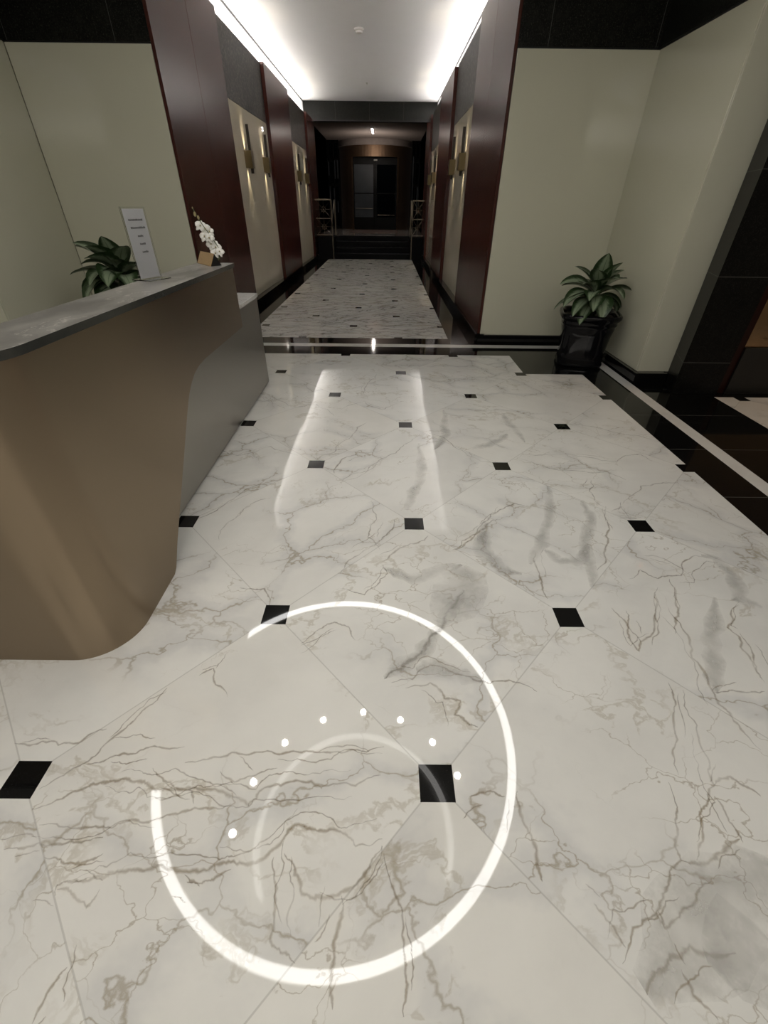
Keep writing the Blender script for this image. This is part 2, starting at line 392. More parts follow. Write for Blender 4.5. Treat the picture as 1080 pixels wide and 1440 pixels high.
# ------------------------------------------------------------------ floor
# larger veins of the lobby slabs: kind, then points on the floor in metres
VEINS = [
    ('t', (-1.070, 0.579), (-1.018, 0.620), (-0.971, 0.658), (-0.935, 0.722), (-0.892, 0.783), (-0.840, 0.863), (-0.814, 0.928)),
    ('t', (-0.968, 0.653), (-0.898, 0.676), (-0.822, 0.688), (-0.761, 0.711), (-0.665, 0.712)),
    ('t', (-0.645, 0.661), (-0.557, 0.679), (-0.441, 0.688), (-0.324, 0.694), (-0.204, 0.697), (-0.109, 0.705), (0.011, 0.718)),
    ('m', (-1.057, 0.525), (-0.997, 0.550), (-0.957, 0.574), (-0.912, 0.595), (-0.851, 0.606), (-0.781, 0.603), (-0.731, 0.591), (-0.671, 0.582), (-0.570, 0.583), (-0.477, 0.568), (-0.403, 0.540), (-0.379, 0.579), (-0.316, 0.595), (-0.192, 0.596), (-0.079, 0.597), (-0.000, 0.629)),
    ('t', (-1.008, 0.484), (-0.909, 0.476), (-0.818, 0.481), (-0.761, 0.493), (-0.687, 0.494), (-0.611, 0.515), (-0.519, 0.529), (-0.458, 0.544)),
    ('t', (-1.069, 0.424), (-0.980, 0.441), (-0.891, 0.446), (-0.804, 0.455)),
    ('t', (-0.943, 0.408), (-0.879, 0.393), (-0.822, 0.397), (-0.783, 0.417)),
    ('m', (-0.861, 0.325), (-0.870, 0.347), (-0.808, 0.355), (-0.754, 0.363), (-0.723, 0.378), (-0.655, 0.379), (-0.557, 0.379), (-0.479, 0.381), (-0.426, 0.400), (-0.365, 0.396), (-0.312, 0.425), (-0.252, 0.490), (-0.177, 0.477), (-0.103, 0.469), (-0.070, 0.439), (0.007, 0.457)),
    ('t', (-0.865, 0.339), (-0.823, 0.332), (-0.764, 0.304), (-0.751, 0.340)),
    ('t', (-0.535, 0.372), (-0.489, 0.353), (-0.453, 0.361), (-0.411, 0.384)),
    ('m', (-0.271, 0.421), (-0.232, 0.374), (-0.206, 0.333), (-0.158, 0.329), (-0.093, 0.341), (-0.027, 0.391), (0.007, 0.440)),
    ('t', (-0.299, 0.413), (-0.275, 0.321), (-0.273, 0.247), (-0.241, 0.222), (-0.203, 0.204)),
    ('m', (-0.101, 0.330), (-0.108, 0.254), (-0.113, 0.175), (-0.105, 0.131)),
    ('t', (-0.776, 0.107), (-0.766, 0.166), (-0.750, 0.195)),
    ('t', (-0.743, 0.644), (-0.668, 0.602), (-0.591, 0.577), (-0.573, 0.543)),
    ('t', (-0.520, 0.635), (-0.465, 0.604), (-0.402, 0.625), (-0.338, 0.647)),
    ('t', (-0.712, 0.982), (-0.667, 1.014), (-0.575, 0.894)),
    ('t', (-1.247, 0.719), (-1.155, 0.726), (-1.031, 0.721), (-0.960, 0.770)),
    ('k', (0.010, 0.974), (0.080, 1.022), (0.155, 1.089), (0.207, 1.179), (0.278, 1.276), (0.337, 1.361), (0.392, 1.452)),
    ('w', (0.010, 0.982), (0.081, 1.038), (0.171, 1.106), (0.241, 1.217), (0.318, 1.339), (0.392, 1.452)),
    ('t', (0.037, 0.959), (0.121, 0.975), (0.195, 1.039), (0.290, 1.000), (0.369, 0.970), (0.466, 0.971), (0.527, 0.964), (0.592, 0.927)),
    ('w', (0.137, 1.022), (0.209, 1.031), (0.304, 1.000), (0.397, 0.970)),
    ('m', (0.091, 0.937), (0.189, 0.960), (0.236, 0.895), (0.295, 0.888), (0.268, 0.833), (0.314, 0.795), (0.344, 0.788)),
    ('m', (0.432, 0.586), (0.431, 0.495), (0.444, 0.410), (0.445, 0.363)),
    ('t', (0.278, 0.569), (0.348, 0.585), (0.390, 0.570)),
    ('m', (1.057, 1.349), (1.085, 1.266), (1.065, 1.189), (1.069, 1.116), (1.157, 1.190), (1.289, 1.418)),
    ('t', (1.116, 0.970), (1.096, 0.882), (1.030, 0.751), (0.970, 0.637)),
    ('t', (1.155, 0.940), (1.128, 0.802), (1.099, 0.693), (1.069, 0.606), (1.015, 0.555), (0.970, 0.517), (0.923, 0.446), (0.898, 0.413)),
    ('m', (1.069, 0.606), (1.132, 0.633), (1.161, 0.607), (1.196, 0.577)),
    ('t', (1.050, 0.575), (1.051, 0.509), (1.058, 0.456)),
    ('t', (0.926, 0.615), (0.910, 0.535), (0.865, 0.463), (0.853, 0.413), (0.792, 0.365), (0.732, 0.307), (0.651, 0.272), (0.595, 0.208)),
    ('m', (0.853, 0.413), (0.913, 0.405), (0.979, 0.430), (1.054, 0.464)),
    ('t', (0.732, 0.307), (0.733, 0.273), (0.781, 0.293), (0.848, 0.329), (0.909, 0.366)),
    ('m', (0.630, 0.157), (0.664, 0.191), (0.711, 0.215), (0.778, 0.240), (0.886, 0.228)),
    ('t', (0.734, 0.200), (0.739, 0.157), (0.774, 0.120)),
    ('t', (0.569, 0.320), (0.599, 0.278), (0.616, 0.236)),
    ('t', (0.012, 0.423), (0.050, 0.323), (0.058, 0.255), (0.064, 0.188), (0.058, 0.121)),
    ('m', (1.321, 1.352), (1.316, 1.173), (1.279, 0.987), (1.256, 0.884), (1.273, 0.830), (1.297, 0.718)),
    ('w', (1.578, 1.421), (1.432, 1.212), (1.337, 1.035), (1.276, 0.927)),
    ('t', (1.276, 0.927), (1.370, 0.935), (1.466, 0.936)),
    ('t', (1.557, 1.213), (1.518, 1.070), (1.493, 0.974)),
    ('p', (0.627, 0.168), (0.752, 0.240), (0.883, 0.307), (0.993, 0.359), (1.109, 0.398)),
    ('p', (0.807, 0.228), (0.895, 0.228), (0.985, 0.254)),
    ('m', (0.396, 1.749), (0.502, 1.875), (0.609, 2.012), (0.699, 2.116), (0.815, 2.195), (0.870, 2.165)),
    ('w', (0.604, 1.983), (0.562, 1.850), (0.566, 1.705), (0.603, 1.595), (0.698, 1.565)),
    ('w', (1.086, 2.403), (1.032, 2.167), (0.959, 1.989), (0.871, 1.805), (0.762, 1.640)),
    ('w', (0.872, 1.756), (0.920, 1.665), (1.026, 1.666), (1.126, 1.809)),
    ('w', (1.253, 2.235), (1.236, 2.051), (1.129, 1.859), (1.071, 1.645), (1.014, 1.479)),
    ('m', (1.374, 2.174), (1.305, 1.967), (1.212, 1.785), (1.091, 1.602)),
    ('m', (0.818, 1.732), (0.785, 1.515), (0.779, 1.401)),
    ('t', (1.404, 2.482), (1.338, 2.337), (1.327, 2.236), (1.379, 2.143)),
    ('t', (1.383, 2.112), (1.464, 2.175), (1.462, 2.055)),
    ('t', (0.989, 2.778), (1.177, 2.634), (1.389, 2.598), (1.552, 2.601), (1.642, 2.487)),
    ('t', (1.059, 2.802), (1.289, 2.852), (1.490, 2.811), (1.698, 2.750), (1.923, 2.866), (2.005, 2.692)),
    ('t', (1.602, 3.435), (1.805, 3.323), (2.033, 3.190), (2.135, 3.114)),
    ('w', (0.675, 2.931), (0.795, 2.982), (0.929, 3.086), (0.999, 3.193)),
    ('w', (1.069, 3.609), (1.063, 3.363), (1.100, 3.039)),
    ('t', (1.226, 1.541), (1.314, 1.605), (1.371, 1.543), (1.440, 1.565), (1.499, 1.566), (1.663, 1.721), (1.711, 1.699)),
    ('t', (1.117, 1.334), (1.084, 1.235), (1.098, 1.158)),
    ('m', (1.429, 1.544), (1.374, 1.390), (1.339, 1.303), (1.272, 1.206)),
    ('w', (1.694, 1.722), (1.758, 1.700), (1.764, 1.569), (1.676, 1.394), (1.717, 1.395), (1.760, 1.360)),
    ('m', (1.663, 1.376), (1.521, 1.240), (1.541, 1.194), (1.511, 1.077), (1.492, 0.985)),
    ('t', (1.340, 1.483), (1.233, 1.302), (1.140, 1.144)),
    ('t', (1.384, 1.717), (1.480, 1.695), (1.540, 1.587)),
    ('t', (1.978, 2.456), (1.880, 2.454), (1.705, 2.414), (1.496, 2.207)),
    ('t', (1.393, 2.053), (1.532, 2.056)),
    ('m', (0.389, 1.751), (0.483, 1.829), (0.588, 1.940), (0.676, 2.028)),
    ('w', (0.582, 1.912), (0.520, 1.753), (0.550, 1.657), (0.588, 1.612)),
    ('m', (-0.000, 1.649), (0.114, 1.772), (0.252, 1.865)),
    ('t', (0.000, 1.627), (0.023, 1.560), (-0.028, 1.476), (-0.084, 1.416), (-0.202, 1.453)),
    ('w', (0.000, 1.604), (0.150, 1.519), (0.309, 1.608), (0.405, 1.632)),
    ('p', (0.405, 1.632), (0.406, 1.482), (0.322, 1.346), (0.244, 1.257)),
    ('t', (-0.269, 2.454), (-0.111, 2.578), (0.037, 2.802), (0.178, 3.002), (0.331, 3.167)),
    ('w', (0.272, 3.004), (0.270, 2.628), (0.190, 2.314), (0.143, 2.112)),
    ('m', (-0.589, 2.812), (-0.368, 2.840), (-0.253, 3.153), (-0.140, 3.391)),
    ('t', (-0.896, 1.808), (-0.895, 1.973), (-0.831, 2.126), (-0.706, 2.228)),
    ('t', (-0.079, 2.205), (-0.038, 2.016), (-0.085, 1.847), (-0.017, 1.745)),
    ('t', (-0.211, 1.557), (-0.128, 1.695), (-0.001, 1.848), (0.069, 2.018)),
    ('m', (-0.338, 2.533), (-0.311, 2.703), (-0.230, 2.796), (-0.009, 2.897)),
    ('t', (-1.097, 1.998), (-0.969, 2.156), (-0.836, 2.368), (-0.686, 2.408)),
    ('t', (0.335, 3.224), (0.472, 3.115), (0.618, 2.815), (0.814, 2.683)),
    ('m', (-0.192, 4.029), (-0.175, 4.377), (-0.087, 4.673)),
    ('t', (-0.394, 3.648), (-0.186, 3.872), (-0.014, 3.658), (0.156, 3.882)),
    ('t', (-0.340, 1.137), (-0.261, 1.217), (-0.211, 1.251), (-0.142, 1.219), (-0.112, 1.155)),
    ('t', (-0.637, 1.448), (-0.564, 1.448), (-0.519, 1.372)),
    ('w', (0.532, 3.673), (0.502, 3.171), (0.381, 2.906)),
    ('t', (-1.316, 2.917), (-1.070, 2.778), (-0.860, 2.927), (-0.629, 2.787)),
    ('t', (-1.125, 4.002), (-0.838, 3.706), (-0.629, 3.785), (-0.435, 3.511)),
]

def lay_veins(bm):
    """thin inlaid strips a fraction of a millimetre proud of the slabs; u runs across, v along"""
    uvl = bm.loops.layers.uv.new('UVMap'); rnd = random.Random(11)
    width = {'f': 0.006, 't': 0.011, 'm': 0.016, 'k': 0.024, 'w': 0.07, 'p': 0.20}
    slot = {'f': 5, 't': 5, 'm': 5, 'k': 6, 'w': 7, 'p': 7}
    items = list(VEINS)
    for it in VEINS:                      # hairline companions wandering beside the traced veins
        if it[0] in 'tm':
            for _ in range(1 if it[1][1] > 1.2 or it[1][0] > 0 else 2):
                o = Vector((rnd.uniform(-0.05, 0.05), rnd.uniform(-0.05, 0.05)))
                q = [Vector(p) + o + Vector((rnd.uniform(-0.02, 0.02), rnd.uniform(-0.02, 0.02))) for p in it[1:]]
                a = rnd.randrange(0, max(1, len(q) - 2)); q = q[a:a + max(2, int(len(q) * 0.7))]
                on_dot = lambda p: any((p - Vector((0.1791 + i * 0.6575, 0.6073 + j * 0.6841))).length < 0.12 for i in range(-3, 4) for j in range(0, 8) if (i + j) % 2 == 0)
                if len(q) > 1 and max(p.x for p in q) < 2.1 and not any(on_dot(p) or on_dot((p + r_) / 2) for p, r_ in zip(q, q[1:] + q[-1:])): items.append(('f', *q))
    for n, item in enumerate(items):
        kind = item[0]; pts = [Vector(p) for p in item[1:]]
        for lvl in range({'w': 2, 'p': 1}.get(kind, 3)):
            q = [pts[0]]
            for a, b in zip(pts, pts[1:]):
                d = b - a; m = (a + b) / 2 + Vector((-d.y, d.x)) * rnd.uniform(-0.13, 0.13) * (0.5 if kind in 'wp' else 1); q += [m, b]
            pts = q
        z = 0.0002 + 0.000004 * n; prev = None; s = 0.0; N = len(pts)
        for i, p in enumerate(pts):
            d = (pts[min(i + 1, N - 1)] - pts[max(i - 1, 0)]).normalized(); nn = Vector((-d.y, d.x))
            tp = min(1.0, min(i, N - 1 - i) / (N * 0.22) + 0.25)
            w_ = width[kind] * tp * rnd.uniform(0.7, 1.3) * 0.5
            if i: s += (p - pts[i - 1]).length
            cur = (bm.verts.new((p.x + nn.x * w_, p.y + nn.y * w_, z)), bm.verts.new((p.x - nn.x * w_, p.y - nn.y * w_, z)), s)
            if prev:
                f = bm.faces.new((prev[0], prev[1], cur[1], cur[0])); f.material_index = slot[kind]
                for lp, uv in zip(f.loops, ((0, prev[2]), (1, prev[2]), (1, cur[2]), (0, cur[2]))): lp[uvl].uv = uv
            prev = cur
def floor():
    bm = B()
    def rect(x0, x1, y0, y1, mi): quad(bm, [(x0, y0, 0), (x1, y0, 0), (x1, y1, 0), (x0, y1, 0)], mi)
    # lobby field
    rect(-6, 1.535, -4.5, 5.415, 0)
    rect(1.535, 2.175, -4.5, 4.715, 0)
    rect(1.535, 2.175, 4.715, 5.415, 2)
    # right hand side bands
    rect(2.175, 2.47, -4.5, 5.415, 1)
    rect(2.47, 2.585, -4.5, 5.415, 3)
    rect(2.585, 2.85, -4.5, 5.415, 1)
    rect(2.85, 3.225, -4.5, 5.415, 1)
    rect(3.225, 6, -4.5, 4.07, 0)
    rect(3.225, 6, 4.07, 5.415, 2)
    # threshold bands
    rect(-6, 6, 5.415, 5.76, 1)
    rect(-6, 6, 5.76, 5.905, 3)
    rect(-6, 6, 5.905, 6.20, 1)
    # hall
    rect(HX0 - .3, -1.90, 6.20, 16.62, 1)
    rect(-1.90, 0.868, 6.20, 16.62, 4)
    rect(0.868, HX1 + .3, 6.20, 16.62, 1)
    lay_veins(bm)
    me_o = newobj('floor', bm, [M['marble_lobby'], M['black_band'], M['black_plain'], M['white_stripe'], M['marble_hall'],
                                M['vein_thin'], M['vein_dark'], M['vein_soft']], kind='structure')
    return me_o
FLOOR = floor()

# ------------------------------------------------------------------ baseboards
def baseboards():
    bm = B(); box(bm, HX1 + 0.005, 2.68, WY - 0.045, WY + 0.02, 0, 0.10); newobj('baseboard_right', bm, M['black_plain'], kind='structure')
    bm = B(); box(bm, 2.61, 2.655, 4.50, WY - 0.045, 0, 0.10); box(bm, 2.61, 2.98, 4.46, 4.50, 0, 0.10)
    newobj('baseboard_side', bm, M['black_plain'], kind='structure')
    bm = B(); box(bm, -3.75, HX0 - 0.005, WY - 0.045, WY + 0.02, 0, 0.10); newobj('baseboard_left', bm, M['black_plain'], kind='structure')
    bm = B(); box(bm, -3.735, -3.69, 4.46, WY - 0.045, 0, 0.10); newobj('baseboard_far', bm, M['black_plain'], kind='structure')
    for nm, s, x in (('baseboard_hall_left', 1, HX0), ('baseboard_hall_right', -1, HX1)):
        bm = B(); a, b = sorted((x - s * 0.09, x + s * 0.03)); box(bm, a, b, WY - 0.02, 16.6, 0, 0.115)
        newobj(nm, bm, M['black_plain'], kind='structure')
baseboards()

# ------------------------------------------------------------------ lobby walls
def lobby_walls():
    # structural walls behind the cladding
    bm = B(); box(bm, HX1 + 0.12, 6.0, WY + 0.03, WY + 0.25, 0, LC); box(bm, HX1 + .12, 6, WY + .03, WY + .25, LC, 4.3)
    newobj('wall_right', bm, M['beige'], kind='structure')
    bm = B(); box(bm, 2.675, 2.95, 4.55, WY + 0.03, 0, LC); newobj('wall_side', bm, M['beige'], kind='structure')
    bm = B(); box(bm, -6.0, HX0 - 0.12, WY + 0.03, WY + 0.25, 0, LC); box(bm, -6.0, HX0 - .12, WY + .03, WY + .25, LC, 4.3)
    newobj('wall_left', bm, M['beige'], kind='structure')
    bm = B(); box(bm, -4.05, -3.755, 4.55, WY + 0.03, 0, LC); newobj('wall_far_side', bm, M['beige'], kind='structure')
    bm = B(); box(bm, -6.1, -6.0, -4.5, WY + .25, 0, LC); newobj('wall_outer_left', bm, M['beige'], kind='structure')
    bm = B(); box(bm, 6.0, 6.1, -4.5, WY + .25, 0, LC); newobj('wall_outer_right', bm, M['beige'], kind='structure')
    bm = B(); box(bm, -6.1, 6.1, -4.6, -4.5, 0, LC); newobj('wall_back', bm, M['beige'], kind='structure')
    # header over the mouth of the hall + lobby ceiling
    bm = B(); box(bm, -6.1, 6.1, -4.6, 6.02, LC, LC + 0.1)
    newobj('ceiling', bm, M['lobby_ceiling'], kind='structure')
    bm = B(); box(bm, -2.7, 1.7, 5.92, 6.02, LC + 0.101, 4.2); newobj('wall_header', bm, M['ceiling'], kind='structure')
    # dark granite frieze above the glass panels
    bm = B(); box(bm, HX1 + 0.02, 2.67, WY - 0.012, WY + 0.03, PT + 0.012, LC)
    box(bm, 2.638, 2.675, 4.52, WY - 0.012, PT + 0.012, LC); box(bm, 2.675, 2.98, 4.51, 4.55, PT + 0.012, LC)
    newobj('trim_1', bm, M['black_wall'], kind='structure')
    bm = B(); box(bm, -3.75, HX0 - 0.02, WY - 0.012, WY + 0.03, PT + 0.012, LC)
    box(bm, -3.755, -3.718, 4.52, WY - 0.012, PT + 0.012, LC)
    newobj('trim_2', bm, M['black_wall'], kind='structure')
    # thin black reveal under the frieze
    bm = B(); box(bm, HX1 + 0.02, 2.67, WY - 0.004, WY + 0.03, PT, PT + 0.012); box(bm, 2.646, 2.675, 4.53, WY - 0.004, PT, PT + 0.012)
    box(bm, 2.675, 2.98, 4.52, 4.55, PT, PT + 0.012)
    newobj('trim_3', bm, M['shadow_gap'], kind='structure')
    bm = B(); box(bm, -3.75, HX0 - 0.02, WY - 0.004, WY + 0.03, PT, PT + 0.012); newobj('trim_4', bm, M['shadow_gap'], kind='structure')
lobby_walls()

def panel(label, x0, x1, y0, y1, z0, z1, mat, group=None, name='wall_panel'):
    bm = B(); box(bm, x0, x1, y0, y1, z0, z1, 0, 0.003)
    o = newobj(name, bm, mat); tag(o, label, 'wall panel', group); return o
panel('cream glass wall panel behind the potted plant on the right, facing the lobby', HX1 + 0.035, 2.668, WY - 0.02, WY + 0.028, 0.102, PT - .002, M['glass_panel'])
panel('cream glass wall panel on the side wall to the right of the right-hand potted plant', 2.650, 2.672, 4.55, WY - 0.024, 0.102, PT - .002, M['glass_panel'])
panel('narrow cream glass return panel between the side wall and the black granite pier', 2.652, 2.978, 4.526, 4.548, 0.102, PT - .002, M['glass_panel'])
panel('cream glass wall panel on the left, behind the desk, beside the cherry pilaster', -3.728, HX0 - 0.035, WY - 0.02, WY + 0.028, 0.102, PT - .002, M['glass_panel'])
panel('cream glass wall panel at the far left edge, on the wall left of the left-hand plant', -3.752, -3.73, 4.55, WY - 0.024, 0.102, LC - 0.45, M['glass_panel'])
panel('cream glass return panel in the lower left corner above the grey counter', -4.06, -3.732, 4.526, 4.548, 0.102, PT - .002, M['glass_panel'])

# black granite pier and lift opening at the right
def pier():
    t = thing('granite_pier', 'black granite pier at the right edge, standing beside the cream glass return panel', 'pier', (3.0, 4.3, 0))
    def loc(poly): return [(x - 3.0, y - 4.3) for x, y in poly]
    bm = B(); prism(bm, loc([(2.985, 4.55), (2.84, 4.15), (3.29, 4.15), (3.29, 4.55)]), 0.0, LC)
    newobj('pier_body', bm, M['black_gate'], t)
    t2 = thing('lift_front', 'bronze mirror lift front with a dark cherry frame and black plinth at the right edge', 'lift', (3.8, 4.22, 0))
    bm = B(); box(bm, 3.292 - 3.8, 3.385 - 3.8, -0.03, 0.3, 0.0, LC); newobj('frame', bm, M['dark_cherry'], t2)
    bm = B(); box(bm, 3.387 - 3.8, 2.2, -0.02, 0.3, 0.44, LC); newobj('mirror_panel', bm, M['bronze_mirror'], t2)
    bm = B(); box(bm, 3.387 - 3.8, 2.2, -0.05, 0.3, 0.0, 0.438); newobj('plinth', bm, M['kick'], t2)
pier()

# ------------------------------------------------------------------ hall walls
BAYS = [(8.37, 11.10), (13.46, 16.22)]
PIL = [(WY - 0.01, 8.37), (11.10, 13.46), (16.22, ENDY)]
def hall():
    for side, x, s, wall in (('left', HX0, 1, 'wall_hall_left'), ('right', HX1, -1, 'wall_hall_right')):
        def xr(a, b):            # offsets outward (negative = into the wall)
            p, q = x + s * a, x + s * b; return (min(p, q), max(p, q))
        # masonry behind
        bm = B(); box(bm, *xr(-0.31, -0.10), WY + 0.25, 22.0, 0, TOP - 0.03)
        box(bm, *xr(-0.12, -0.10), WY + 0.03, 22.0, 0, TOP - 0.03)
        newobj(wall, bm, M['dim_plaster'], kind='structure')
        # upper cove wall, white
        cx = (-2.57 if side == 'left' else 1.53)
        bm = B(); a, b = sorted((cx, cx - s * 0.1)); box(bm, a, b, 6.2, ENDY, TOP - 0.03, TRAY + 0.1)
        newobj('wall_cove_' + side, bm, M['ceiling'], kind='structure')
        bm = B(); a, b = sorted((cx, cx + s * 0.012)); box(bm, a, b, 6.2, ENDY, TRAY - 0.030, TRAY - 0.001)
        newobj('trim_5' if side == 'left' else 'trim_6', bm, M['shadow_gap'], kind='structure')
        for i, (y0, y1) in enumerate(PIL):
            where = ('nearest the lobby', 'between the two glass bays', 'at the far end by the steps')[i]
            t = thing('wood_pilaster', 'dark red cherry pilaster on the %s hall wall, %s' % (side, where), 'pilaster',
                      (x, y0, 0), 0, 'cherry pilasters along the hall')
            L = y1 - y0
            def lx(a, b): p, q = s * a, s * b; return (min(p, q), max(p, q))
            zz = 0.117; TP = TOP if side == 'left' else TOP - 0.035
            if i == 0:
                h = L / 2
                bm = B(); box(bm, *lx(-0.098, 0.0), 0.035, h - 0.002, zz, TP, 0, 0.002); newobj('veneer_panel', bm, M['cherry'], t)
                bm = B(); box(bm, *lx(-0.098, 0.0), h + 0.002, L - 0.004, zz, TP, 0, 0.002); newobj('veneer_panel', bm, M['cherry'], t)
                bm = B(); box(bm, *lx(-0.030, 0.004), -0.012, 0.033, zz, TP, 0, 0.002)
                newobj('edge_strip', bm, M['cherry'], t)
            else:
                bm = B(); box(bm, *lx(-0.098, 0.0), 0.004, L - 0.004, zz, TP + 0.012, 0, 0.002); newobj('veneer_panel', bm, M['cherry'], t)
        for i, (y0, y1) in enumerate(BAYS):
            where = ('nearer the lobby', 'farther, beside the steps')[i]
            panel('pale glass panel in the %s hall wall, bay %s' % (side, where), *xr(-0.099, -0.070), y0 + 0.002, y1 - 0.002, 0.117, PT,
                  M['glass_hall'], 'glass bays of the hall')
            bm = B(); box(bm, *xr(-0.099, -0.066), y0 + 0.002, y1 - 0.002, PT + 0.003, TOP)
            o = newobj('granite_slab', bm, M['hall_granite'])
            tag(o, 'speckled granite slab high on the %s hall wall, bay %s' % (side, where), 'granite slab', 'granite slabs of the hall')
    # tray ceiling
    bm = B(); box(bm, -2.67, 1.63, 6.02, ENDY, TRAY, TRAY + 0.1); newobj('ceiling_hall', bm, M['ceiling'], kind='structure')
    # ledges that carry the cove lights
    bm = B(); box(bm, -2.67, HX0 - 0.10, 6.2, ENDY, TOP - 0.03, TOP); newobj('trim_8', bm, M['ceiling'], kind='structure')
    bm = B(); box(bm, HX1 + 0.10, 1.63, 6.2, ENDY, TOP - 0.03, TOP); newobj('trim_9', bm, M['ceiling'], kind='structure')
    # granite end beam
    bm = B(); box(bm, -2.67, 1.63, ENDY, ENDY + 0.25, TOP + 0.03, TRAY + 0.1); o = newobj('granite_beam', bm, M['black_wall'])
    tag(o, 'dark granite beam crossing the far end of the bright hall ceiling', 'beam')
    bm = B(); box(bm, -2.67, 1.63, ENDY - 0.01, ENDY + 0.25, TOP, TOP + 0.029); newobj('trim_7', bm, M['shadow_gap'], kind='structure')
hall()

# ------------------------------------------------------------------ wall sconces
def make_sconce():
    t = thing('wall_sconce', '', 'wall light', (0, 0, 0), 0, 'brass wall lights of the hall')
    # local: +x out of the wall, y along the wall, z up; origin at wall face, bottom of the box
    bm = B()
    W, D, Hh, th = 0.15, 0.115, 0.225, 0.006
    box(bm, D - th, D, -W / 2, W / 2, 0, Hh); box(bm, 0.004, D, -W / 2, -W / 2 + th, 0, Hh); box(bm, 0.004, D, W / 2 - th, W / 2, 0, Hh)
    box(bm, 0.0, 0.004, -W / 2, W / 2, 0, Hh)
    newobj('lamp_shade', bm, M['brass'], t)
    bm = B(); box(bm, 0.01, D - 0.01, -W / 2 + 0.01, W / 2 - 0.01, 0.10, 0.125); newobj('lamp_holder', bm, M['dark_bronze'], t)
    bm = B(); box(bm, 0.0, 0.045, 0.235, 0.255, -0.06, 0.58, 0, 0.002); newobj('fin', bm, M['dark_bronze'], t)
    bm = B(); box(bm, 0.006, 0.018, W / 2, 0.236, 0.10, 0.115); newobj('arm', bm, M['dark_bronze'], t)
    return t
S0 = make_sconce()
first = True
def place_sconce(x, y, s, label, side_right):
    global first
    if first: o = S0; first = False; o.location = (x, y, 1.975); o['label'] = label
    else: o = dup(S0, (x, y, 1.975), None, label)
    if side_right: o.rotation_euler = (0, 0, 0); o.scale = (-1, 1, 1)
    xx = x + s * 0.042
    spot('sconce_up', (xx, y, 1.975 + 0.13), 42, 44, (1, 0.83, 0.55), (PI, 0, 0), 0.008, 0.9)
    spot('sconce_down', (xx, y, 1.975 + 0.09), 34, 44, (1, 0.83, 0.55), (0, 0, 0), 0.008, 0.9)
for side, x, s in (('left', HX0 - 0.070, 1), ('right', HX1 + 0.070, -1)):
    for bi, ys in enumerate(((9.2, 10.5), (14.35, 15.65))):
        for k, y in enumerate(ys):
            place_sconce(x, y, s, '%s brass wall light on the %s hall wall, bay %s' % (
                ('nearer', 'farther')[k], side, ('nearer the lobby', 'beside the steps')[bi]), side == 'right')

# ------------------------------------------------------------------ ceiling bits
def detector():
    t = thing('smoke_detector', 'small white round smoke detector on the hall ceiling', 'smoke detector', (-0.52, 11.2, TRAY))
    bm = B(); lathe(bm, [(0.085, 0.0), (0.085, -0.022), (0.07, -0.03)], seg=28); newobj('base', bm, M['plastic'], t)
    bm = B(); lathe(bm, [(0.065, -0.030), (0.06, -0.055), (0.03, -0.066)], seg=28); newobj('sensor_head', bm, M['plastic'], t)
    bm = B(); lathe(bm, [(0.028, 0.0), (0.028, -0.006), (0.01, -0.02), (0.016, -0.024), (0.016, -0.028)], seg=16)
    o = newobj('sprinkler_head', bm, M['plastic']); o.location = (-0.53, 15.4, TRAY)
    tag(o, 'tiny sprinkler head on the hall ceiling beyond the smoke detector', 'sprinkler')
detector()

# ring and spot lights of the lobby ceiling, seen mirrored in the floor
def lobby_lights():
    cx, cy, r = -0.453, 2.393, 1.83
    t = thing('ring_light', 'large white glowing ring light on the lobby ceiling, mirrored in the marble floor', 'ceiling light', (cx, cy, LC))
    bm = B(); annulus(bm, 0, 0, r - 0.05, r + 0.05, -0.035, 0.0, 160); newobj('housing', bm, M['plastic'], t)
    bm = B(); annulus(bm, 0, 0, r - 0.038, r + 0.038, -0.05, -0.036, 160); newobj('diffuser', bm, M['ring'], t)
    c2 = (-0.234, 1.475)
    t = thing('ceiling_rose', 'faintly glowing curved ceiling rose inside the arc of small downlights', 'ceiling light', (c2[0], c2[1], LC))
    bm = B(); annulus(bm, 0, 0, 0.855, 0.905, -0.028, 0.0, 96, math.radians(-22), math.radians(212)); newobj('halo', bm, M['inner_ring'], t)
    spots_ = [(-1.344, 1.459), (-1.263, 1.887), (-1.024, 2.271), (-0.643, 2.523), (-0.202, 2.618), (0.216, 2.531), (0.554, 2.292), (0.777, 1.963)]
    words = ['left end', 'second from the left end', 'third from the left end', 'fourth from the left end', 'fourth from the right end',
             'third from the right end', 'second from the right end', 'right end']
    base = None
    for (x, y), wd in zip(spots_, words):
        lab = 'small downlight mirrored in the floor, %s of the arc' % wd
        if base is None:
            base = thing('downlight', lab, 'downlight', (x, y, LC), 0, 'arc of eight lobby downlights')
            bm = B(); annulus(bm, 0, 0, 0.014, 0.026, -0.008, 0.0, 24); newobj('trim_ring', bm, M['plastic'], base)
            bm = B(); lathe(bm, [(0.0135, 0.0), (0.0135, -0.005)], seg=20); newobj('lens', bm, M['dot'], base)
        else: dup(base, (x, y, LC), None, lab)
        spot('downlight_beam', (x, y, LC - 0.02), 9.5, 95, (1, 0.94, 0.84), (0, 0, 0), 0.03, 0.8)
lobby_lights()

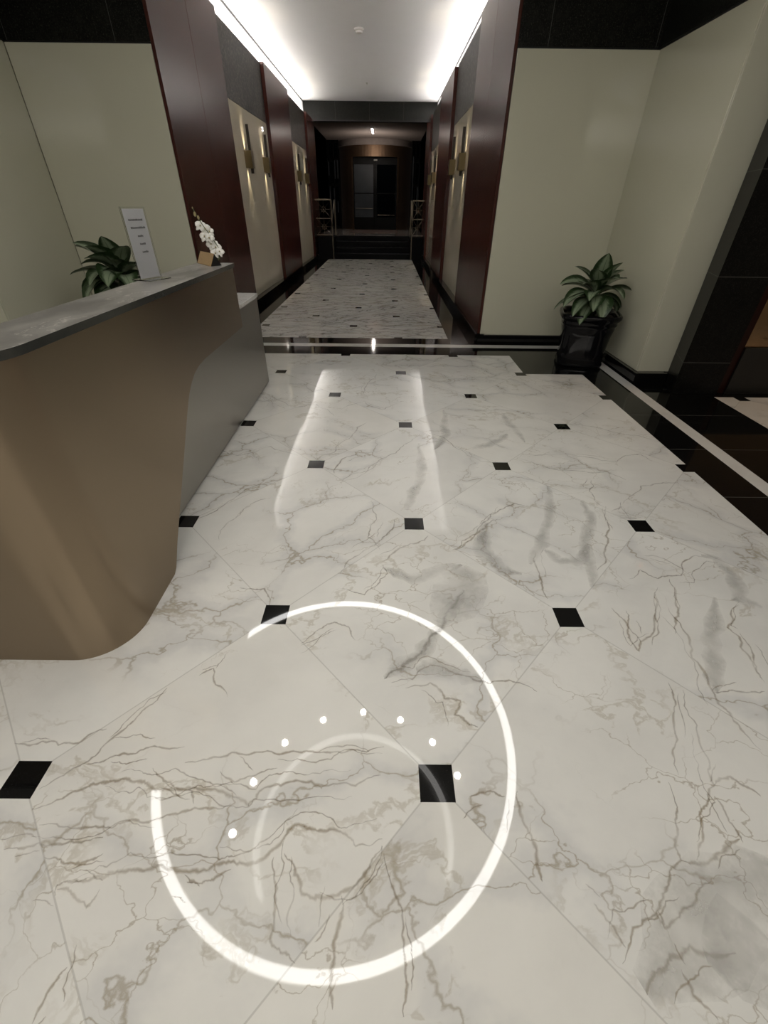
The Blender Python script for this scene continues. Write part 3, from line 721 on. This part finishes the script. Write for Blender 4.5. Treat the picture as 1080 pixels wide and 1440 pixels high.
# ------------------------------------------------------------------ far vestibule
PZ = 0.62
def vestibule():
    SX0, SX1 = -1.70, 0.80
    t = thing('entrance_steps', 'flight of black polished steps at the far end of the hall', 'steps', (-0.45, 16.62, 0))
    for k in range(4):
        bm = B(); z1 = PZ * (k + 1) / 4; box(bm, SX0 + 0.45, SX1 + 0.45, 0.3 * k, 0.3 * k + (0.3 if k < 3 else 0.30), 0, z1, 0, 0.004)
        newobj('step', bm, M['step_black'], t)
    bm = B(); box(bm, SX0 + 0.45, SX1 + 0.45, 0.893, 1.02, PZ, PZ + 0.006); newobj('nosing', bm, M['landing'], t)
    for lab, a, b in (('left', HX0 + .03, SX0 - 0.002), ('right', SX1 + 0.002, HX1 - .03)):
        bm = B(); box(bm, a, b, 16.62, 17.82, 0, PZ, 0, 0.004); o = newobj('stair_plinth', bm, M['step_black'])
        tag(o, 'black stone block flanking the %s side of the far steps' % lab, 'plinth', 'blocks beside the far steps')
    bm = B(); box(bm, -2.6, 1.56, 17.82, 25.5, PZ - 0.08, PZ); newobj('floor_landing', bm, M['landing'], kind='structure')
    bm = B(); box(bm, -1.35, 0.45, 19.2, 21.7, PZ, PZ + 0.012); o = newobj('entrance_mat', bm, M['mat'])
    tag(o, 'dark brown mat on the landing in front of the rotunda door', 'mat')
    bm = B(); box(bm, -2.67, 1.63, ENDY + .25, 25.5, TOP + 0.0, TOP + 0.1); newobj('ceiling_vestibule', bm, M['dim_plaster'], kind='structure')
    # linear lamp
    t = thing('linear_ceiling_lamp', 'slim bright ceiling lamp in the dim vestibule beyond the granite beam', 'ceiling light', (-0.50, 19.7, TOP))
    bm = B(); box(bm, -0.04, 0.04, -0.62, 0.62, -0.02, 0.0); newobj('housing', bm, M['plastic'], t)
    bm = B(); box(bm, -0.03, 0.03, -0.60, 0.60, -0.03, -0.021); newobj('lens', bm, M['vlamp'], t)
    # rotunda (revolving door drum)
    cx, cy, R = -0.47, 23.4, 1.52
    t = thing('door_rotunda', 'curved dark bronze entrance rotunda with a pale cornice at the end of the hall', 'rotunda', (cx, cy, PZ))
    half = math.asin(0.95 / R)
    H_ = TOP - PZ
    def arcwall(bm, a0, a1, z0, z1, r0, r1, n=24):
        annulus(bm, 0, 0, r0, r1, z0, z1, n, a0, a1)
    bm = B(); arcwall(bm, -PI / 2 + half, -PI / 2 + PI * 0.60, 0, H_ - 0.19, R - 0.08, R); newobj('side_shell', bm, M['drum_bronze'], t, False)
    bm = B(); arcwall(bm, -PI / 2 - PI * 0.60, -PI / 2 - half, 0, H_ - 0.19, R - 0.08, R); newobj('side_shell', bm, M['drum_bronze'], t, False)
    bm = B(); arcwall(bm, -PI / 2 - half, -PI / 2 + half, 2.42, H_ - 0.19, R - 0.08, R, 16); newobj('head_shell', bm, M['drum_bronze'], t)
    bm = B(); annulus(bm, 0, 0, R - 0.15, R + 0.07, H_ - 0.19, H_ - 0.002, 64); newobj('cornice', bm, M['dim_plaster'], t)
    # door leaves
    yd = cy - math.sqrt(R * R - 0.9025) + 0.10
    t = thing('entrance_door', 'dark glass double door with a grey left pane set in the bronze rotunda', 'door', (cx, yd, PZ + 0.012))
    for s, lab in ((-1, 'left'), (1, 'right')):
        a, b = sorted((s * 0.005, s * 0.925))
        bm = B(); f = 0.07
        box(bm, a, a + f, -0.02, 0.02, 0, 2.40); box(bm, b - f, b, -0.02, 0.02, 0, 2.40)
        box(bm, a + f, b - f, -0.02, 0.02, 0, 0.42); box(bm, a + f, b - f, -0.02, 0.02, 2.18, 2.40); box(bm, a + f, b - f, -0.02, 0.02, 1.22, 1.26)
        leaf = newobj('door_leaf', bm, M['frame_black'], t)
        bm = B(); box(bm, a + f, b - f, -0.006, 0.006, 0.42, 2.18)
        p = newobj('pane', bm, M['grey_pane'] if s < 0 else M['dark_glass'], leaf)
        if s < 0: p['label'] = 'greyish frosted door pane'
        bm = B(); tube(bm, [(a + .1, -0.05, 0.72 if s < 0 else .50), (b - .1, -0.05, 0.72 if s < 0 else .50)], 0.009, 8); newobj('push_bar', bm, M['rail_bronze'], leaf)
    bm = B(); box(bm, -0.05, 0.09, -0.06, -0.02, 2.30, 2.34); newobj('door_light', bm, M['plastic'], t)
    # back wall with night windows
    bm = B(); box(bm, -2.67, 1.63, 25.4, 25.5, PZ, TOP); newobj('wall_end', bm, M['frame_black'], kind='structure')
    k = 1
    for a, b in ((-2.56, -1.98), (1.04, 1.50)):
        bm = B(); y = 22.6
        n = 3
        for i in range(n + 1): xx = a + (b - a) * i / n; box(bm, xx - 0.02, xx + 0.02, y - 0.03, y + 0.03, PZ, TOP)
        for z in (PZ + 0.02, 2.15, 2.95, TOP - 0.04): box(bm, a, b, y - 0.03, y + 0.03, z - 0.05, z + 0.05)
        wn = newobj('window_%d' % k, bm, M['frame_black'], kind='structure')
        bm = B(); box(bm, a, b, y - 0.004, y + 0.004, PZ, TOP); newobj('pane', bm, M['grey_pane'] if k == 3 else M['dark_glass'], wn)
        k += 1
    # pale strips whose colour stands in for slim vertical lights in the windows
    for x, z0, z1 in ((-2.37, 1.55, 2.10), (-2.20, 1.30, 2.05), (-2.38, 2.45, 2.9), (-2.13, 2.35, 2.95), (-2.02, 2.35, 2.95), (-2.06, 1.2, 1.6), (1.09, 1.1, 3.1), (1.30, 1.2, 2.1)):
        bm = B(); box(bm, x - 0.02, x + 0.02, 22.53, 22.56, z0, z1); 
        o = newobj('pale_light_strip', bm, M['grey_pane'], bpy.data.objects['window_1' if x < 0 else 'window_2'])
vestibule()

def handrail(x_post, x_wall, label):
    t = thing('handrail', label, 'handrail', (x_post, 16.575, 0), 0, 'bronze handrails at the far steps')
    d = x_wall - x_post; s = 1 if d > 0 else -1
    bm = B(); box(bm, -0.015, 0.015, -0.015, 0.015, 0.0, 1.60, 0, 0.003); newobj('post', bm, M['rail_bronze'], t)
    bm = B(); a, b = sorted((0, d)); box(bm, a, b, -0.025, 0.025, 1.585, 1.625, 0, 0.004); newobj('top_rail', bm, M['rail_bronze'], t)
    for z in (1.12, 0.68):
        bm = B(); box(bm, a, b, -0.012, 0.012, z - 0.012, z + 0.012); newobj('cross_rail', bm, M['rail_bronze'], t)
    bm = B()
    for z0, z1 in ((0.70, 1.10), (1.14, 1.58)):
        n = 1; W = abs(d)
        x0, x1 = s * 0.03, s * (W - 0.03)
        tube(bm, [(x0, 0, z0), (x1, 0, z1)], 0.007, 6); tube(bm, [(x0, 0, z1), (x1, 0, z0)], 0.007, 6)
        xm, zm = (x0 + x1) / 2, (z0 + z1) / 2
        tube(bm, [(xm, 0, z0), (xm, 0, z1)], 0.006, 6); tube(bm, [(x0, 0, zm), (x1, 0, zm)], 0.006, 6)
        tube(bm, [(xm + 0.07 * math.cos(q * PI / 8), 0, zm + 0.07 * math.sin(q * PI / 8)) for q in range(17)], 0.007, 6)
    newobj('lattice', bm, M['rail_bronze'], t)
    # sloping rail down the flight: from the landing to the post, ending in a curl
    bm = B(); tube(bm, [(0, 1.10, 1.60), (0, 0.95, 1.60), (0, 0.05, 1.12), (0, -0.05, 1.02), (0, -0.05, 0.93), (0, 0.03, 0.92)], 0.02, 10)
    newobj('stair_rail', bm, M['rail_bronze'], t, True)
    bm = B(); box(bm, -0.016, 0.016, 1.08, 1.11, PZ, 1.60); newobj('rear_post', bm, M['rail_bronze'], t)
handrail(-1.735, -2.24, 'bronze handrail with lattice infill on the left of the far steps')
handrail(0.835, 1.20, 'bronze handrail with lattice infill on the right of the far steps')

# ------------------------------------------------------------------ reception desk
def desk():
    t = thing('reception_desk', 'bronze and steel reception desk with a grey stone counter at the left', 'desk', (-1.5, 2.2, 0))
    ox, oy = -1.5, 2.2
    # plan path of the outer skin
    path = []
    x = -2.7
    while x < -1.25: path.append((x, 1.045)); x += 0.08
    rc = 0.21
    for k in range(17):
        a = -PI / 2 + (PI / 2) * k / 16
        path.append((-1.03 - rc + rc * math.cos(a), 1.045 + rc + rc * math.sin(a)))
    y = 1.30
    while y < 3.295: path.append((-1.03, y)); y += 0.03
    path.append((-1.03, 3.295))
    import bisect
    prof = [(1.555, 0.0), (1.655, 0.12), (2.075, 0.56), (2.135, 0.622), (2.19, 0.674), (2.25, 0.714), (2.32, 0.746), (2.40, 0.765), (2.50, 0.772), (9, 0.772)]
    def zlow(px, py):
        if px < -1.031 or py <= prof[0][0]: return 0.0
        for (a, za), (b, zb) in zip(prof, prof[1:]):
            if a <= py <= b: return za + (zb - za) * (py - a) / (b - a)
        return 0.772
    ztop = 1.145
    bm = B(); th = 0.035
    outer_lo = []; rows = 6
    cols = []
    n = len(path)
    for i, (px, py) in enumerate(path):
        a = Vector(path[max(i - 1, 0)]); b = Vector(path[min(i + 1, n - 1)]); d = (b - a).normalized(); nrm = Vector((d.y, -d.x))
        zl = zlow(px, py)
        o_ = []; i_ = []
        for r in range(rows + 1):
            z = zl + (ztop - zl) * r / rows
            o_.append(bm.verts.new((px - ox, py - oy, z)))
            i_.append(bm.verts.new((px - nrm.x * th - ox, py - nrm.y * th - oy, z)))
        cols.append((o_, i_))
    for (o0, i0), (o1, i1) in zip(cols, cols[1:]):
        for r in range(rows):
            bm.faces.new((o0[r], o1[r], o1[r + 1], o0[r + 1])); bm.faces.new((i0[r], i0[r + 1], i1[r + 1], i1[r]))
        bm.faces.new((o0[0], i0[0], i1[0], o1[0])); bm.faces.new((o0[rows], o1[rows], i1[rows], i0[rows]))
    for o0, i0 in (cols[0], cols[-1]):
        for r in range(rows): bm.faces.new((o0[r], o0[r + 1], i0[r + 1], i0[r]))
    sh = newobj('bronze_shell', bm, M['bronze'], t)
    for p in sh.data.polygons: p.use_smooth = abs(p.normal.z) < 0.5
    m_ = sh.modifiers.new('edges', 'EDGE_SPLIT'); m_.split_angle = math.radians(35)
    # stone counter: follows the shell, 22 cm deep
    bm = B(); rc2 = rc + 0.012; ex = 0.012
    poly = [(-2.7, 1.045 - ex)]
    for k in range(15):
        a = -PI / 2 + (PI / 2) * k / 14
        poly.append((-1.03 - rc + rc2 * math.cos(a), 1.045 + rc + rc2 * math.sin(a)))
    poly += [(-1.03 + ex, 3.305), (-1.262, 3.305), (-1.262, 1.29), (-2.7, 1.29)]
    prism(bm, [(px - ox, py - oy) for px, py in poly], 1.147, 1.172, 1, 0)
    newobj('counter_top', bm, [M['stone_top'], M['stone_edge']], t)
    # inner lining under the counter
    bm = B(); box(bm, -1.255 - ox, -1.225 - ox, 1.30 - oy, 3.29 - oy, 0.0, 1.146); box(bm, -2.7 - ox, -1.255 - ox, 1.25 - oy, 1.28 - oy, 0.0, 1.146)
    newobj('inner_lining', bm, M['cherry'], t)
    # steel lower body
    bm = B(); box(bm, -1.22 - ox, -1.18 - ox, 1.30 - oy, 4.335 - oy, 0.022, 0.797, 0, 0.002); box(bm, -1.95 - ox, -1.22 - ox, 4.30 - oy, 4.335 - oy, 0.022, 0.797, 0, 0.002)
    newobj('steel_body', bm, M['steel'], t)
    bm = B(); box(bm, -1.90 - ox, -1.20 - ox, 1.30 - oy, 4.31 - oy, 0.0, 0.0215); newobj('kick_plate', bm, M['kick'], t)
    bm = B(); box(bm, -1.95 - ox, -1.172 - ox, 1.95 - oy, 4.345 - oy, 0.80, 0.832, 0, 0.002); newobj('work_top', bm, M['white_top'], t)
    return t
desk()

# ------------------------------------------------------------------ things on the counter
CT = 1.172
def sign():
    p0, p1 = Vector((-1.246, 2.447)), Vector((-1.196, 2.583))
    mid = (p0 + p1) / 2; d = (p1 - p0) * 0.88; L = d.length; rz = math.atan2(d.y, d.x)
    t = thing('sign_holder', 'clear upright sign holder with a white printed notice on the grey counter', 'sign', (mid.x, mid.y, CT + 0.0005), rz)
    W = L / 2; Hh = 0.300
    acr = NT('clear_acrylic'); acr.out((0.95, 0.96, 0.95), 0.03); acr.b.inputs['Transmission Weight'].default_value = 1.0; acr.b.inputs['IOR'].default_value = 1.3
    bm = B(); box(bm, -W - 0.008, W + 0.008, -0.0045, -0.0025, 0.004, Hh + 0.008); box(bm, -W - 0.008, W + 0.008, 0.0025, 0.0045, 0.004, Hh + 0.008)
    box(bm, -W - 0.008, W + 0.008, -0.065, 0.055, 0.0, 0.004, 0, 0.001)
    newobj('acrylic_stand', bm, acr.m, t)
    bm = B(); box(bm, -W, W, -0.001, 0.001, 0.008, Hh); pg = newobj('notice', bm, M['paper'], t)
    # printed lines: unreadable dashes of small strokes, as in the photograph
    bm = B(); rnd = random.Random(3)
    for cxx, z, wd in ((-0.004, 0.252, 0.084), (0.0, 0.220, 0.088), (0.002, 0.186, 0.033), (0.004, 0.153, 0.035), (0.004, 0.119, 0.032)):
        x = cxx - wd / 2
        while x < cxx + wd / 2:
            w_ = rnd.uniform(0.003, 0.0055); box(bm, x, x + w_, -0.0052, -0.0048, z, z + rnd.uniform(0.006, 0.0085)); x += w_ + 0.0014
    newobj('printed_lines', bm, M['ink'], pg)['kind'] = 'stuff'
sign()
def nameblock():
    # triangular prism, wood-brass face to the left, black ends
    a, b, c = Vector((-1.246, 3.262)), Vector((-1.100, 3.088)), Vector((-1.052, 3.150))
    t = thing('name_block', 'small tent-shaped block with tan face and black ends on the counter tip', 'name block', ((a.x + b.x) / 2, (a.y + b.y) / 2, CT + 0.0005))
    o = Vector(((a.x + b.x) / 2, (a.y + b.y) / 2))
    dn = c - b; d_ = a + dn
    h = 0.066
    bm = B()
    A, Bv, C_, D = [Vector((*(p - o), 0)) for p in (a, b, c, d_)]
    r1 = (Bv + C_) / 2 + Vector((0, 0, h)); r0 = (A + D) / 2 + Vector((0, 0, h))
    vs = [bm.verts.new(v) for v in (A, Bv, C_, D, r0, r1)]
    bm.faces.new((vs[0], vs[1], vs[5], vs[4])); bm.faces.new((vs[2], vs[3], vs[4], vs[5]))
    bm.faces.new((vs[1], vs[2], vs[5])); bm.faces.new((vs[3], vs[0], vs[4])); bm.faces.new((vs[0], vs[3], vs[2], vs[1]))
    newobj('block', bm, M['kick'], t)
    nrm = (Bv - A).cross(r0 - A).normalized()
    if nrm.y > 0: nrm = -nrm
    e = 0.003
    bm = B(); F = [A, Bv, r1, r0]; top = [bm.verts.new(v + nrm * (e)) for v in F]; bot = [bm.verts.new(v + nrm * 0.0004) for v in F]
    bm.faces.new(top); bm.faces.new(bot[::-1])
    for i in range(4): bm.faces.new((bot[i], bot[(i + 1) % 4], top[(i + 1) % 4], top[i]))
    tan = plain('tan_veneer', (0.33, 0.22, 0.11), 0.4, 0, 0.15, 60)
    newobj('face_plate', bm, tan, t)
nameblock()

# orchid on the lower work top
def orchid():
    base = Vector((-1.42, 3.70, 0.833))
    t = thing('white_orchid', 'white orchid spray with two brown buds behind the far end of the counter', 'orchid', base)
    bm = B(); lathe(bm, [(0.045, 0), (0.055, 0.01), (0.068, 0.10), (0.072, 0.11), (0.064, 0.11), (0.060, 0.10)], seg=28); newobj('pot', bm, M['plastic'], t, True)
    bm = B(); lathe(bm, [(0.058, 0.088), (0.058, 0.095)], seg=20); newobj('moss', bm, M['soil'], t)
    tip = Vector((-1.368, 3.70, 1.47)) - base
    pts = [Vector((0, 0, 0.09)), Vector((0.05, 0, 0.18)), Vector((0.11, 0, 0.26)), Vector((0.185, 0, 0.34)), Vector((0.19, 0, 0.39)),
           Vector((0.155, 0, 0.45)), Vector((0.11, 0, 0.52)), Vector((0.075, 0, 0.58)), tip]
    bm = B(); tube(bm, pts, [0.004] * 5 + [0.003, 0.0028, 0.0025, 0.002], 8); newobj('stem', bm, M['stem'], t, True)
    def petal(bm, c, dirv, nrm, L, Wd):
        dirv = dirv.normalized(); side = nrm.cross(dirv).normalized(); rows = []
        for i in range(7):
            s = i / 6; w_ = Wd * math.sin(PI * min(1, (s * 0.9 + 0.08))) ** 0.7
            cen = c + dirv * L * s + nrm * (0.004 * math.sin(PI * s) - 0.006 * s * s)
            rows.append([bm.verts.new(cen + side * w_ * 0.5 * q - nrm * 0.003 * abs(q) * s) for q in (-1, -0.5, 0, 0.5, 1)])
        for a, b in zip(rows, rows[1:]):
            for k in range(4): bm.faces.new((a[k], a[k + 1], b[k + 1], b[k]))
    rnd = random.Random(5)
    spots_ = [(-1.338, 1.362, 1.0), (-1.310, 1.345, 1.0), (-1.285, 1.325, .85), (-1.318, 1.298, 1.0), (-1.278, 1.292, .9), (-1.285, 1.25, 1.05), (-1.255, 1.232, 1.05), (-1.225, 1.205, 0.85), (-1.262, 1.195, .85)]
    for x, z, sc in spots_:
        c = Vector((x, 3.70 + rnd.uniform(-0.03, 0.02), z)) - base
        nrm = Vector((rnd.uniform(0.0, 0.5), -1, rnd.uniform(0.1, 0.5))).normalized()
        up = Vector((0, 0, 1)); up = (up - nrm * up.dot(nrm)).normalized(); rt = nrm.cross(up)
        bm = B()
        tilt = rnd.uniform(-0.4, 0.4)
        for k in range(5):
            a = tilt + PI / 2 + 2 * PI * k / 5
            dv = rt * math.cos(a) + up * math.sin(a)
            wide = k in (1, 4)
            petal(bm, c + nrm * (0.003 if wide else 0), dv, nrm, 0.040 * sc, (0.044 if wide else 0.026) * sc)
        b = newobj('blossom', bm, M['petal'], t, True)
        b.modifiers.new('thick', 'SOLIDIFY').thickness = 0.0012
        bm = B(); bmesh.ops.create_uvsphere(bm, u_segments=10, v_segments=8, radius=0.006 * sc)
        for v in bm.verts: v.co = v.co + c + nrm * 0.008
        newobj('lip', bm, M['bud'], b, True)
    for x, z, r in ((-1.360, 1.432, 0.0125), (-1.340, 1.412, 0.010), (-1.368, 1.468, 0.006)):
        bm = B(); bmesh.ops.create_uvsphere(bm, u_segments=12, v_segments=10, radius=r)
        for v in bm.verts: v.co = Vector((v.co.x * 0.8, v.co.y * 0.8, v.co.z * 1.25)) + Vector((x, 3.70, z)) - base
        newobj('bud', bm, M['bud'], t, True)
    for a in (0.4, 2.2, 3.6, 5.2):
        bm = B(); d = Vector((math.cos(a), math.sin(a), 0)); sd = Vector((-d.y, d.x, 0)); rows = []
        for i in range(8):
            s = i / 7; w_ = 0.045 * math.sin(PI * min(1, s * 0.95 + 0.05)) ** 0.6
            c = Vector((0, 0, 0.10)) + d * 0.17 * s + Vector((0, 0, 0.05 * math.sin(PI * s * 0.9)))
            rows.append([bm.verts.new(c + sd * w_ * 0.5 * q + Vector((0, 0, 0.006 * abs(q)))) for q in (-1, 0, 1)])
        for p, q in zip(rows, rows[1:]):
            for k in range(2): bm.faces.new((p[k], p[k + 1], q[k + 1], q[k]))
        o = newobj('leaf', bm, M['stem'], t, True); o.modifiers.new('thick', 'SOLIDIFY').thickness = 0.003
orchid()

# ------------------------------------------------------------------ potted plants
def sq_ring(bm, r, z, e=3.2, seg=48, sx=1.0, sy=1.0):
    out = []
    for k in range(seg):
        a = 2 * PI * k / seg; c, s = math.cos(a), math.sin(a)
        q = (abs(c) ** e + abs(s) ** e) ** (-1 / e)
        out.append(bm.verts.new((r * q * c * sx, r * q * s * sy, z)))
    return out
def leaf_mesh(bm, base, az, elev, L, Wd, droop, uvl, twist=0.0):
    rows = []; p = Vector(base); n = 10
    d2 = Vector((math.cos(az), math.sin(az), 0)); side = Vector((-d2.y, d2.x, 0))
    e = elev; step = L / n
    for i in range(n + 1):
        s = i / n
        w_ = Wd * (math.sin(PI * (s ** 0.8)) ** 0.85 if 0 < s < 1 else 0.0) + (0.004 if s < 1 else 0.0)
        up = (-d2 * math.sin(e) + Vector((0, 0, 1)) * math.cos(e))
        sd = (side * math.cos(twist) + up * math.sin(twist))
        row = []
        for q in (-1, -0.5, 0, 0.5, 1):
            row.append((bm.verts.new(p + sd * w_ * 0.5 * q + up * (abs(q) ** 1.5 * w_ * 0.16)), (0.5 + 0.5 * q, s)))
        rows.append(row)
        p = p + (d2 * math.cos(e) + Vector((0, 0, 1)) * math.sin(e)) * step
        e -= droop / n
    for a, b in zip(rows, rows[1:]):
        for k in range(4):
            vs = (a[k], a[k + 1], b[k + 1], b[k])
            f = bm.faces.new([v[0] for v in vs])
            for lp, v in zip(f.loops, vs): lp[uvl].uv = v[1]
def potted(label, loc, rz, seed, specs, scale=1.0, lift=0.07):
    t = thing('potted_plant', label, 'potted plant', loc, rz)
    bm = B()
    prof = [(0.0, 0.0), (0.235, 0.0), (0.250, 0.01), (0.255, 0.03), (0.243, 0.06), (0.245, 0.16), (0.260, 0.33), (0.278, 0.42), (0.274, 0.435), (0.286, 0.45),
            (0.292, 0.465), (0.286, 0.485), (0.305, 0.50), (0.320, 0.525), (0.318, 0.548), (0.303, 0.558), (0.282, 0.552), (0.268, 0.52), (0.262, 0.48)]
    rings = []
    for r, z in prof:
        rings.append(sq_ring(bm, max(r, 0.002), z, 4.0))
    for a, b in zip(rings, rings[1:]):
        for k in range(len(a)): bm.faces.new((a[k], a[(k + 1) % len(a)], b[(k + 1) % len(a)], b[k]))
    bm.faces.new(rings[0][::-1])
    pot = newobj('pot', bm, M['black_glaze'], t, True)
    bm = B(); r = sq_ring(bm, 0.264, 0.50, 4.0); bm.faces.new(r); newobj('soil', bm, M['soil'], t)
    rnd = random.Random(seed)
    for i in range(5):
        bm = B(); a = 2 * PI * i / 5; b0 = Vector((0.04 * math.cos(a), 0.04 * math.sin(a), 0.49)); b1 = b0 + Vector((0.05 * math.cos(a), 0.05 * math.sin(a), 0.20))
        tube(bm, [b0, (b0 + b1) / 2 + Vector((0, 0, 0.01)), b1], [0.014, 0.012, 0.008], 8); newobj('stalk', bm, M['stem'], t, True)
    for (az, elev, L, Wd, droop, h, off) in specs:
        if math.cos(az) > 0.6 and loc[0] > 0: L *= 0.80
        bm = B(); uvl = bm.loops.layers.uv.new('UVMap')
        a = az - rz
        h += lift; st = Vector((off * math.cos(a), off * math.sin(a), h))
        # petiole
        leaf_mesh(bm, st, a, elev, L * scale, Wd * scale * 1.65, droop, uvl, rnd.uniform(-0.35, 0.35))
        o = newobj('leaf', bm, M['leaf'], t, True)
        bm2 = B(); tube(bm2, [Vector((off * 0.3 * math.cos(a), off * 0.3 * math.sin(a), h - 0.12)), st + Vector((0, 0, 0.004))], [0.006, 0.004], 6)
        newobj('petiole', bm2, M['stem'], o, True)
    return t
R_ = math.radians
# (azimuth, elevation, length, width, droop, start height, start radius)
specsR = [(R_(-105), R_(78), .40, .115, R_(30), .70, .02), (R_(-40), R_(75), .40, .12, R_(35), .70, .03), (R_(10), R_(45), .42, .13, R_(50), .68, .03),
    (R_(-8), R_(30), .42, .12, R_(50), .66, .04), (R_(180), R_(42), .40, .12, R_(70), .68, .04), (R_(205), R_(20), .42, .12, R_(80), .66, .05),
    (R_(190), R_(10), .44, .12, R_(60), .63, .05), (R_(225), R_(5), .44, .12, R_(55), .63, .05), (R_(235), R_(-15), .40, .11, R_(40), .62, .06),
    (R_(250), R_(15), .36, .12, R_(80), .66, .05), (R_(-90), R_(0), .33, .13, R_(85), .64, .07), (R_(-60), R_(35), .34, .12, R_(90), .68, .05),
    (R_(-30), R_(15), .36, .12, R_(85), .64, .05), (R_(5), R_(5), .38, .12, R_(70), .60, .05), (R_(60), R_(40), .36, .12, R_(60), .66, .03),
    (R_(110), R_(45), .36, .12, R_(60), .66, .03), (R_(150), R_(35), .36, .12, R_(60), .66, .03), (R_(-75), R_(55), .32, .12, R_(60), .70, .02), (R_(215), R_(50), .30, .10, R_(70), .68, .02),
    (R_(-120), R_(60), .34, .12, R_(45), .70, .02), (R_(165), R_(60), .34, .12, R_(45), .70, .02), (R_(-15), R_(62), .36, .12, R_(40), .70, .02), (R_(240), R_(30), .34, .12, R_(75), .66, .05)]
potted('variegated leafy plant in a glossy black square pot in the right-hand corner', (2.285, 5.18, 0.0005), R_(-16), 4, specsR)
specsL = [(R_(-80), R_(70), .36, .12, R_(30), .72, .02), (R_(-20), R_(40), .36, .13, R_(50), .68, .03), (R_(0), R_(20), .36, .12, R_(55), .66, .04),
    (R_(175), R_(55), .42, .15, R_(50), .70, .03), (R_(215), R_(62), .40, .15, R_(45), .70, .02), (R_(195), R_(30), .42, .13, R_(55), .66, .04),
    (R_(190), R_(10), .40, .15, R_(80), .64, .05), (R_(215), R_(10), .40, .14, R_(80), .64, .05), (R_(235), R_(15), .42, .15, R_(85), .64, .05),
    (R_(255), R_(35), .40, .13, R_(90), .68, .05), (R_(-80), R_(35), .42, .13, R_(90), .68, .05), (R_(-55), R_(30), .42, .13, R_(85), .66, .05),
    (R_(-35), R_(15), .42, .13, R_(80), .62, .05), (R_(60), R_(40), .36, .12, R_(60), .66, .03), (R_(120), R_(50), .38, .12, R_(60), .66, .03),
    (R_(150), R_(35), .38, .13, R_(60), .64, .03), (R_(-100), R_(0), .38, .14, R_(70), .62, .05), (R_(-70), R_(55), .32, .12, R_(60), .70, .02), (R_(205), R_(45), .32, .12, R_(70), .72, .02),
    (R_(-110), R_(50), .36, .13, R_(60), .72, .02), (R_(-45), R_(60), .36, .13, R_(45), .72, .02), (R_(250), R_(60), .36, .13, R_(45), .72, .02), (R_(170), R_(25), .38, .13, R_(75), .62, .05), (R_(225), R_(-5), .38, .14, R_(60), .58, .06), (R_(-65), R_(5), .38, .14, R_(60), .58, .06)]
potted('variegated leafy plant in a black pot behind the reception counter on the left', (-2.86, 5.26, 0.0005), R_(14), 9, specsL, 1.15, 0.16)
